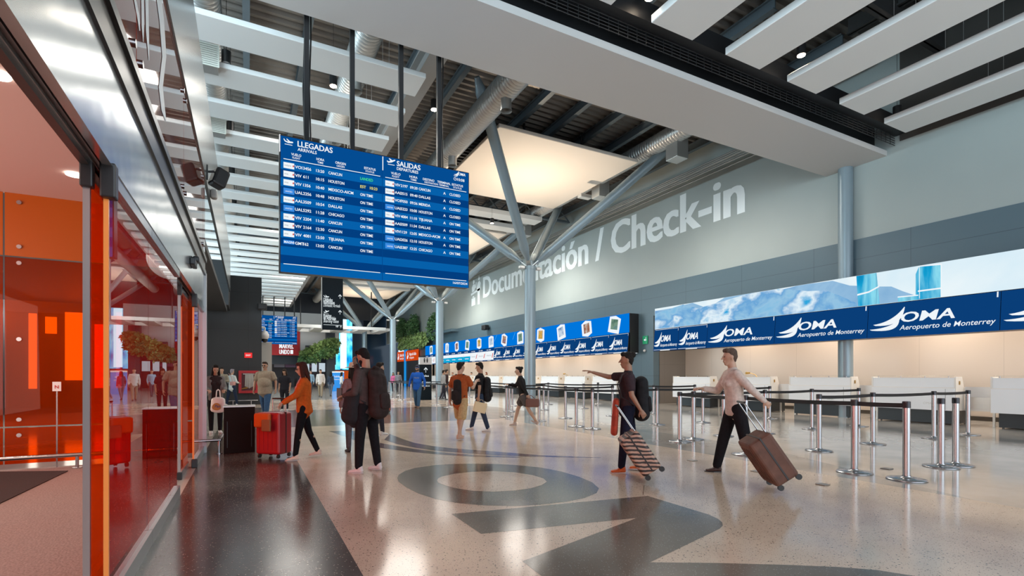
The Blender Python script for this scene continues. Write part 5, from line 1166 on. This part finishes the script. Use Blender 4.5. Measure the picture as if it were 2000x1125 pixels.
def backpack(label, p, T_, k, col, roll=False, big=1.0, name='backpack'):
    """worn on the back of a figure p; a thing of its own placed in the figure's frame"""
    t = thing(name, label, 'backpack', tuple(p.location), p.rotation_euler.z); m = MB()
    ecap(m, T_(0,.19*big,-.08), T_(0,.18*big,.36), (.165*k*big,.115*k*big), (.155*k*big,.10*k*big), n=16)
    if roll: ecap(m, T_(0,.17,.40), T_(0,.18,.50), (.17*k,.10*k), (.19*k,.035*k), n=16, m=2); ecap(m, T_(-.0,.18,.5), T_(.16,.24,.54), (.06*k,.03*k), (.03*k,.015*k), n=10)
    mm_ = mat('pack_%s' % '_'.join('%02d' % int(c*100) for c in col), col, .85, noise=12, vary=.25, bump=.3, spec=.2)
    soft('bag_body', m, mm_, t, .012); m = MB(); ecap(m, T_(0,.29*big,-.02), T_(0,.28*big,.14), (.12*k,.045*k), (.12*k,.04*k), n=14); soft('front_pocket', m, mm_, t)
    for sx in (-1,1):
        s_ = MB(); pts = [T_(.09*sx,.10,.42), T_(.10*sx,.02,.535), T_(.115*sx,-.09,.47), T_(.125*sx,-.135,.33), T_(.14*sx,-.10,.16), T_(.15*sx,.08,.04)]
        for a_, b2 in zip(pts, pts[1:]): ecap(s_, a_, b2, (.022*k,.008*k), (.022*k,.008*k), n=8, m=2)
        s_.build('shoulder_strap', mat('strap_black', (.02,.02,.022), .7), t)
    return t
def suitcase(label, x, y, rz, tilt, w_, d_, h_, m, name='suitcase', handle=.45, cat='suitcase', hard=True, z0=0):
    """upright or tilted trolley case; base edge on the floor; tilts back over its wheels (+Y side)"""
    t = thing(name, label, cat, (x, y, z0), rz)
    M = Matrix.Translation((0, 0, .045)) @ Matrix.Rotation(dgr(tilt), 4, 'X') @ Matrix.Translation((0, d_ if tilt else 0, 0))
    MB().bbox(-w_/2, -d_, .03, w_/2, 0, h_, .04 if hard else .06, M, 3).build('shell', m, t)
    r = MB()
    for i in range(5): 
        xx = -w_*.36+i*w_*.18; r.box(xx-.012, -d_-.006, .10, xx+.012, -d_+.002, h_-.08, M)
    r.build('rib', m, t); MB().box(-w_/2-.004, -d_*.52, .05, w_/2+.004, -d_*.46, h_+.004, M).build('zip', M_rub, t)
    for sx in (-1,1):
        for yy_ in ((-d_+.04), -.02):
            c_ = M @ Vector((sx*(w_/2-.05), yy_, 0)); MB().cyl(c_-Vector((.012,0,0)), c_+Vector((.012,0,0)), .035, n=14).build('wheel', M_rub, t)
    hm = MB(); a = M @ Vector((-w_*.28,-.03,h_)); b = M @ Vector((w_*.28,-.03,h_)); u = (M.to_3x3() @ Vector((0,0,1)))*handle
    hm.cyl(a, a+u, .008, n=8).cyl(b, b+u, .008, n=8).build('handle_rod', M_chrome, t); ecap(hm2 := MB(), a+u, b+u, (.014,.014), (.014,.014), n=8).build('handle_grip', M_rub, t)
    return t
SK1, SK2, SK3 = (.42,.24,.155), (.50,.31,.215), (.33,.18,.11)
def at_feet(px, py): q = fl(px, py); return (q.x, q.y)
# --- man looking down at his phone, big backpack
p, AJ, T_, Hh, k = person('man in dark brown shirt and black trousers with a big backpack, hand at his face', at_feet(716,921), facing(-1,.30), 1.76, 1.02, turn=-8, nod=26, lean=2,
    arms={'L':((.05,-.02,-.28),(-.02,-.24,-.33),.8), 'R':((.03,-.20,-.14),(-.10,-.22,.12),.7,(0,.5,0))}, legs={'L':(4,3,4),'R':(-5,2,5)}, skin=SK1, hair=(.012,.009,.008), top=(.085,.062,.058), bottom=(.012,.011,.013), shoe=(.72,.62,.6), extra={'beard':1}, loose=1.05)
backpack('large dark roll-top backpack worn by the man at the centre', p, T_, k, (.035,.022,.02), True, 1.06)
t = thing('sling_jacket', 'black jacket bundled over the arm of the man with the big backpack', 'jacket', tuple(p.location), p.rotation_euler.z); m = MB()
ecap(m, T_(.14,-.12,.16), T_(.14,-.16,-.14), (.10,.12), (.13,.15), n=14); ecap(m, T_(.14,-.16,-.14), T_(.12,-.12,-.26), (.12,.14), (.05,.07), n=14); soft('folded_cloth', m, mat('cloth_black', (.010,.009,.011), .85, noise=14, vary=.3, bump=.5), t)
MB().tube([T_(.14,-.10,.2), T_(.17,-.02,.40), T_(.08,.02,.53)], .012, 6).build('strap', MATS['strap_black'], t)
t = thing('mobile_phone', 'dark mobile phone held low by the man with the big backpack', 'phone', tuple(p.location), p.rotation_euler.z)
w2 = AJ['L'][1]; MB().bbox(w2.x-.05,w2.y-.15,w2.z-.03,w2.x-.035,w2.y-.06,w2.z+.11,.006).build('phone_case', M_rub, t)
# --- companion in front of him, mostly hidden
p, AJ, T_, Hh, k = person('woman in mauve cardigan and straw hat, half hidden by the man with the backpack', at_feet(691,882), facing(-.5,.85), 1.58, .95, fem=True, nod=10, hairstyle='long', hair=(.015,.012,.01), top=(.26,.15,.15), bottom=(.10,.08,.09), shoe=(.03,.02,.02), skin=SK2,
    arms={'L':((.07,-.02,-.28),(.09,-.03,-.52)),'R':((.05,-.05,-.28),(0,-.2,-.35))}, extra={'hat':(.62,.52,.38)})
# --- person beyond the backpack man: head, bag and white shoe show
p, AJ, T_, Hh, k = person('dark-haired person in black, almost hidden behind the big backpack', at_feet(741,852), facing(.7,.7), 1.68, 1.0, top=(.02,.02,.025), bottom=(.03,.03,.04), shoe=(.6,.58,.55), legs={'L':(14,6,3),'R':(-12,10,3)}, detail=False)
q = fl(757,806); suitcase('reddish-brown bag standing behind the big backpack', q.x, q.y, facing(0,-1), 0, .26, .18, .45, mat('case_rust', (.28,.08,.06), .6), 'travel_bag', .25, 'bag')
# --- woman in orange jacket pushing a red suitcase
p, AJ, T_, Hh, k = person('woman in orange jacket and black leggings walking with the red suitcase', at_feet(592,896), facing(-.9,-.42), 1.60, .95, fem=True, nod=8, hairstyle='long', hair=(.05,.015,.01), top=(.55,.38,.40), jacket=(.52,.10,.015), bottom=(.008,.008,.010), shoe=(.66,.5,.42), skin=SK2,
    arms={'L':((.06,-.12,-.24),(.02,-.33,-.38),.9),'R':((.05,-.08,-.25),(-.02,-.30,-.36),.9)}, legs={'L':(11,4,2),'R':(-13,10,2)}, loose=.9, extra={'glasses':1})
q = fl(549,893); Mred = mat('case_red', (.36,.012,.02), .35)
sc = suitcase('large red hard-shell suitcase pushed by the woman in orange', q.x, q.y+.12, facing(-.25,-1), 0, .46, .32, .72, Mred, handle=.22)
t = thing('orange_bag', 'orange bag strapped on top of the red suitcase', 'bag', (q.x, q.y+.12, 0), facing(-.25,-1)); soft('bag_body', MB().bbox(-.21,-.40,.52,.10,-.325,.76,.03), mat('bag_orange', (.55,.10,.01), .6), t); MB().bbox(-.02,-.44,.47,.15,-.405,.66,.015).build('parcel', mat('parcel_brown', (.25,.10,.04), .7), t)
# --- heavy man in beige polo
p, AJ, T_, Hh, k = person('heavy man in beige polo shirt and blue jeans walking toward the camera', at_feet(518,816), facing(.05,-1), 1.82, 1.28, belly=1, hair=(.03,.018,.012), top=(.30,.255,.19), sleeve='short', bottom=(.045,.10,.19), shoe=(.03,.03,.05), skin=SK1,
    arms={'L':((.10,.03,-.28),(.12,-.02,-.52)),'R':((.11,.03,-.28),(.13,-.02,-.52))}, legs={'L':(12,4,0),'R':(-10,10,0)}, extra={'glasses':1,'moustache':1}, tshort=1.2, loose=1.3)
m = MB(); put = m.box(-.004,-.21,1.25,.004,-.19,1.42)
# --- woman in black striped shirt
p, AJ, T_, Hh, k = person('woman in black pinstripe shirt, looking down behind the orange-jacket woman', at_feet(556,802), facing(.1,-1), 1.62, 1.1, fem=True, nod=22, hairstyle='long', hair=(.03,.018,.015), top=(.02,.02,.022), sleeve='short', bottom=(.02,.02,.025), skin=SK1, detail=False)
# --- person with plastic bag at far left
p, AJ, T_, Hh, k = person('person in grey jacket and black trousers holding a white carrier bag', at_feet(421,846), facing(.6,-.8), 1.62, .95, fem=True, nod=12, hairstyle='long', hair=(.012,.01,.01), top=(.03,.02,.02), jacket=(.16,.155,.145), bottom=(.01,.01,.012), shoe=(.6,.58,.55), skin=SK1,
    arms={'L':((.05,-.06,-.27),(.0,-.26,-.30),.8),'R':((.05,-.06,-.27),(.02,-.24,-.30),.8)})
wp = W_(p, AJ['L'][1])
t = thing('carrier_bag', 'white plastic carrier bag printed with a brown loaf picture', 'bag', (fl(426,850).x+.0, wp.y-.25, .52), facing(0,-1)); m = MB()
ecap(m, (0,0,.06), (0,0,.30), (.18,.07), (.16,.06), n=16, m=3); soft('bag_body', m, mat('plastic_white', (.72,.66,.62), .4, noise=14, vary=.08, bump=.5), t)
MB().tube([(-.05,0,.33),(-.035,0,.50),(0,0,.53),(.035,0,.50),(.05,0,.33)], .012, 6).build('handle', MATS['plastic_white'], t)
m = MB(); m.poly([(.01+.105*math.cos(a)*(1-.15*math.sin(a)), -.082, .14+.085*math.sin(a)) for a in [i*.349 for i in range(18)]]); m.build('printed_picture', mat('print_brown', (.42,.19,.05), .6), t)
m = MB(); put_text(m, 'Pan', (-.03,-.084,.12), (1,0,0), (0,0,1), .09, bold=.03, shear=.2); m.build('lettering', mat('ink_blue', (.04,.06,.2), .5), t)
# --- guard with yellow vest
p, AJ, T_, Hh, k = person('man in khaki shirt with a yellow-grey reflective vest, arms folded before him', at_feet(433,797), facing(.5,-.85), 1.70, 1.05, hair=(.02,.016,.014), top=(.24,.22,.17), bottom=(.05,.055,.05), shoe=(.02,.02,.02), skin=SK1, detail=False,
    arms={'L':((.06,-.06,-.26),(-.10,-.26,-.22)),'R':((.06,-.06,-.26),(-.10,-.26,-.18))})
m = MB(); ecap(m, T_(0,0,-.04), T_(0,0,.10), (.175,.13), (.16,.12), n=18, m=1); m.build('reflective_vest', mat('hi_vis', (.45,.52,.06), .6), p)
# --- woman in white with pink bag
p, AJ, T_, Hh, k = person('grey-haired person in loose white top and dark jeans standing by the hose cabinet', at_feet(453,793), facing(.25,.95), 1.66, 1.0, fem=True, hair=(.30,.27,.30), hairstyle='short', top=(.60,.66,.66), bottom=(.02,.03,.06), shoe=(.65,.6,.58), skin=SK2, detail=False, legs={'L':(-8,0,8),'R':(10,3,6)}, tshort=2.0,
    arms={'L':((.08,-.02,-.27),(.0,-.2,-.18)),'R':((.07,-.03,-.27),(.02,-.2,-.3))})
t = thing('shoulder_bag', 'small pink shoulder bag of the person in the white top', 'bag', tuple(p.location), p.rotation_euler.z)
MB().bbox(-.26,.04,.93,-.06,.20,1.10,.03).build('bag_body', mat('bag_pink', (.55,.27,.24), .5), t); MB().tube([(-.16,.13,1.1),(-.10,.13,1.3),(.08,.10,1.46)], .01, 5).build('strap', MATS['bag_pink'], t)
# --- distant walkers
for (lab_, px, py, fa, H, fem, hs, hc, tp, bt, sh_) in [
    ('distant man in light blue shirt between the red poster and the planter', 607, 770, (0,-1), 1.74, False, 'short', (.05,.04,.035), (.20,.30,.38), (.04,.05,.06), (.04,.04,.04)),
    ('distant man in white shirt and khaki trousers walking toward the camera', 626, 776, (.2,-1), 1.76, False, 'short', (.04,.03,.02), (.60,.56,.52), (.28,.22,.15), (.05,.04,.03)),
    ('distant long-haired woman in dark jacket and jeans seen from behind', 646, 774, (.1,1), 1.62, True, 'long', (.012,.01,.01), (.03,.04,.06), (.10,.12,.15), (.02,.02,.02)),
    ('distant woman in white blouse before the blue kiosk panel', 667, 772, (.8,.5), 1.60, True, 'long', (.015,.01,.01), (.6,.58,.55), (.12,.12,.14), (.3,.3,.3)),
    ('distant person in pink behind the red barrier near the orange sign', 768, 766, (0,-1), 1.62, True, 'long', (.02,.015,.01), (.5,.12,.25), (.05,.05,.06), (.1,.1,.1)),
    ('distant person in grey standing at the far right-hand queue', 778, 768, (.3,-1), 1.7, False, 'short', (.02,.015,.01), (.2,.2,.22), (.04,.04,.05), (.1,.1,.1)),
    ('passenger in black and white stripes at the far counters behind the totem', 866, 781, (.8,.5), 1.68, False, 'short', (.02,.015,.01), (.3,.3,.3), (.03,.03,.04), (.1,.1,.1)),
    ('passenger in dark shirt beside the far counters', 872, 780, (.9,.3), 1.72, False, 'short', (.02,.015,.01), (.05,.03,.03), (.08,.08,.1), (.1,.1,.1))]:
    person(lab_, at_feet(px, py), facing(*fa), H, 1.0, fem=fem, hairstyle=hs, hair=hc, top=tp, bottom=bt, shoe=sh_, skin=SK1, detail=False, legs={'L':(14,4,0),'R':(-12,12,0)})
# --- clerks behind the far counters
for (lab_, px, fem, hs, tp) in [('clerk in white shirt behind a far counter, left of the black-shirted man', 921, False, 'short', (.6,.6,.6)),('clerk with tied hair behind a far counter, right of the black-shirted man', 939, True, 'pony', (.62,.6,.58)),('red-haired clerk bending behind a far counter', 950, True, 'long', (.6,.58,.55)),('dark-haired clerk behind a far counter over the orange-shirted person', 884, True, 'bun', (.1,.1,.1))]:
    q = atX(px, 740, XC+1.45); q.y = min(q.y, 50)
    person(lab_, (q.x, q.y), facing(-.8,-.6), 1.66, 1.0, fem=fem, hairstyle=hs, hair=(.12,.03,.015) if 'red' in lab_ else (.015,.012,.01), top=tp, bottom=(.02,.02,.03), skin=SK2, detail=False)
# --- man in blue hoodie
p, AJ, T_, Hh, k = person('man in royal blue hoodie, dark cap and jeans walking toward the camera', at_feet(815,796), facing(-.1,-1), 1.80, 1.15, belly=.3, hair=(.03,.02,.015), top=(.018,.10,.42), bottom=(.05,.11,.19), shoe=(.22,.10,.05), skin=SK1, extra={'cap':(.03,.05,.12),'beard':1},
    arms={'L':((.11,.02,-.28),(.13,-.04,-.53)),'R':((.11,.02,-.28),(.15,-.02,-.53))}, legs={'L':(12,2,0),'R':(-8,8,0)}, loose=1.3)
m = MB(); ecap(m, T_(-.06,.05,.50), T_(.06,.05,.50), (.06,.05), (.06,.05), n=12, right=Vector((0,0,1))); soft('hood', m, MATS['cloth_01_10_42'], p); 
m = MB(); put_text(m, 'TEXAS', (-.11,T_(0,-.155,.3).y,T_(0,0,.28).z), (1,0,0), (0,0,1), .08, bold=.03); m.build('chest_lettering', mat('print_grey', (.25,.30,.40), .7), p)
# --- person in rust shirt and khaki shorts
p, AJ, T_, Hh, k = person('person in rust-orange shirt and khaki shorts walking into the hall', at_feet(899,857), facing(.45,.9), 1.68, 1.05, top=(.36,.085,.025), sleeve='short', bottom=(.50,.34,.17), legwear='shorts', shoe=(.5,.3,.22), skin=SK2, hair=(.02,.015,.012), turn=-20,
    arms={'R':((.08,-.10,-.24),(.05,-.30,-.10)),'L':((.08,.02,-.28),(.10,-.02,-.52))}, legs={'L':(14,4,2),'R':(-12,10,2)}, loose=1.6, tshort=1.8)
backpack('small black backpack on the person in the rust-orange shirt', p, T_, k, (.02,.017,.017), False, .66)
# --- man in black tee with backpack
p, AJ, T_, Hh, k = person('man in black T-shirt and dark jeans carrying a cream paper bag', at_feet(938,842), facing(-.85,.1), 1.72, 1.05, top=(.014,.014,.016), sleeve='short', bottom=(.035,.05,.085), shoe=(.68,.62,.58), skin=SK1, hair=(.015,.012,.01), nod=8,
    arms={'L':((.06,.03,-.28),(.05,.0,-.53),.9),'R':((.06,-.1,-.26),(.02,-.28,-.2))}, legs={'L':(-12,6,2),'R':(20,6,2)})
backpack('black backpack worn by the man in the black T-shirt', p, T_, k, (.016,.016,.018), False, .95)
wp = W_(p, AJ['L'][1]); t = thing('paper_bag', 'cream paper bag hanging from the hand of the man in the black T-shirt', 'bag', (wp.x, wp.y, wp.z-.38), facing(.3,-1))
Mx = Matrix.Rotation(dgr(14),4,'Y'); MB().bbox(-.15,-.05,.02,.15,.05,.27,.008,Mx).build('bag_body', mat('paper_cream', (.72,.58,.36), .7), t); MB().tube([Mx@Vector(v) for v in ((-.06,0,.27),(-.03,0,.33),(.03,0,.33),(.06,0,.27))], .005, 5).build('handle', MATS['paper_cream'], t)
# --- person in black top and grey shorts with trailing bag
p, AJ, T_, Hh, k = person('person in black jacket and grey skirt striding left with a brown bag', at_feet(1022,832), facing(-1,.1), 1.66, 1.0, fem=True, hairstyle='bun', hair=(.02,.015,.012), top=(.02,.018,.018), bottom=(.10,.085,.08), legwear='skirt', shoe=(.5,.38,.32), skin=SK2, lean=10,
    arms={'L':((.06,.10,-.26),(.06,.22,-.46)),'R':((.05,-.16,-.22),(.02,-.36,-.18))}, legs={'L':(-22,12,2),'R':(22,8,2)})
wp = W_(p, AJ['L'][1]); t = thing('hand_bag', 'brown handbag swinging behind the person in the grey skirt', 'bag', (wp.x, wp.y, wp.z-.33), facing(0,-1))
soft('bag_body', MB().bbox(-.05,-.07,.0,.32,.07,.23,.04), mat('bag_brown', (.17,.07,.05), .6), t); MB().tube([(.0,0,.22),(-.01,0,.30),(.10,0,.31),(.20,0,.22)], .01, 6).build('handle', MATS['bag_brown'], t)
# --- dark traveller pointing left, patterned case
p, AJ, T_, Hh, k = person('traveller in dark clothes and orange shoes stretching an arm out to the left', at_feet(1226,921), facing(-1,.12), 1.71, 1.0, top=(.045,.03,.035), sleeve='short', bottom=(.012,.014,.03), shoe=(.62,.12,.02), skin=SK3, hair=(.012,.01,.009), hairstyle='bun',
    arms={'R':((.06,-.26,-.02),(.03,-.50,.05),.2),'L':((.06,.03,-.28),(.06,.16,-.50),.9)}, legs={'L':(8,2,2),'R':(-10,6,2)})
backpack('dark backpack of the traveller with the outstretched arm', p, T_, k, (.018,.012,.012), False, 1.05)
t = thing('tied_jacket', 'red-orange jacket hanging in front of the pointing traveller', 'jacket', tuple(p.location), p.rotation_euler.z); m = MB()
ecap(m, T_(.05,-.17,.10), T_(.04,-.20,-.36), (.10,.045), (.13,.05), n=14); soft('cloth', m, mat('cloth_red_orange', (.42,.05,.02), .8, noise=10, vary=.3, bump=.4), t)
Mpat = mat('case_pattern', (.30,.17,.12), .6)
def stripes(name, c1, c2, sc):
    m, nt, b, out = nodes(name); L = nt.links.new; tc = nt.nodes.new('ShaderNodeTexCoord'); wv = nt.nodes.new('ShaderNodeTexWave'); wv.bands_direction = 'Z'; wv.inputs['Scale'].default_value = sc; wv.inputs['Distortion'].default_value = 3.5; wv.inputs['Detail'].default_value = 3
    r = nt.nodes.new('ShaderNodeValToRGB'); r.color_ramp.interpolation = 'CONSTANT'; r.color_ramp.elements[1].position = .5; r.color_ramp.elements[0].color = (*c1,1); r.color_ramp.elements[1].color = (*c2,1)
    L(tc.outputs['Object'], wv.inputs['Vector']); L(wv.outputs['Fac'], r.inputs[0]); L(r.outputs[0], b.inputs['Base Color']); b.inputs['Roughness'].default_value = .5; return m
Mzeb = stripes('case_animal_print', (.03,.02,.018), (.48,.30,.22), 6)
q = fl(1256,938); suitcase('brown and black striped trolley case trailing behind the pointing traveller', q.x, q.y, facing(-1,.1), 34, .44, .27, .58, Mzeb, handle=.38)
# --- striding traveller in beige shirt, brown case
p, AJ, T_, Hh, k = person('traveller in pale beige shirt and dark flared trousers striding left', at_feet(1436,925), facing(-1,.02), 1.78, 1.0, fem=True, top=(.62,.53,.47), bottom=(.018,.013,.013), shoe=(.05,.02,.015), skin=SK2, hair=(.10,.07,.055), hairstyle='short', lean=5,
    arms={'L':((.06,.16,-.22),(.06,.34,-.38),.9),'R':((.05,-.12,-.25),(.0,-.34,-.22))}, legs={'R':(15,2,2),'L':(-12,42,2)}, loose=1.15, tshort=1.2)
q = fl(1508,958); suitcase('brown soft trolley case trailing behind the beige-shirted traveller', q.x, q.y, facing(-1,.1), 34, .42, .30, .62, mat('case_brown', (.13,.06,.04), .7, noise=8, vary=.25), handle=.42)
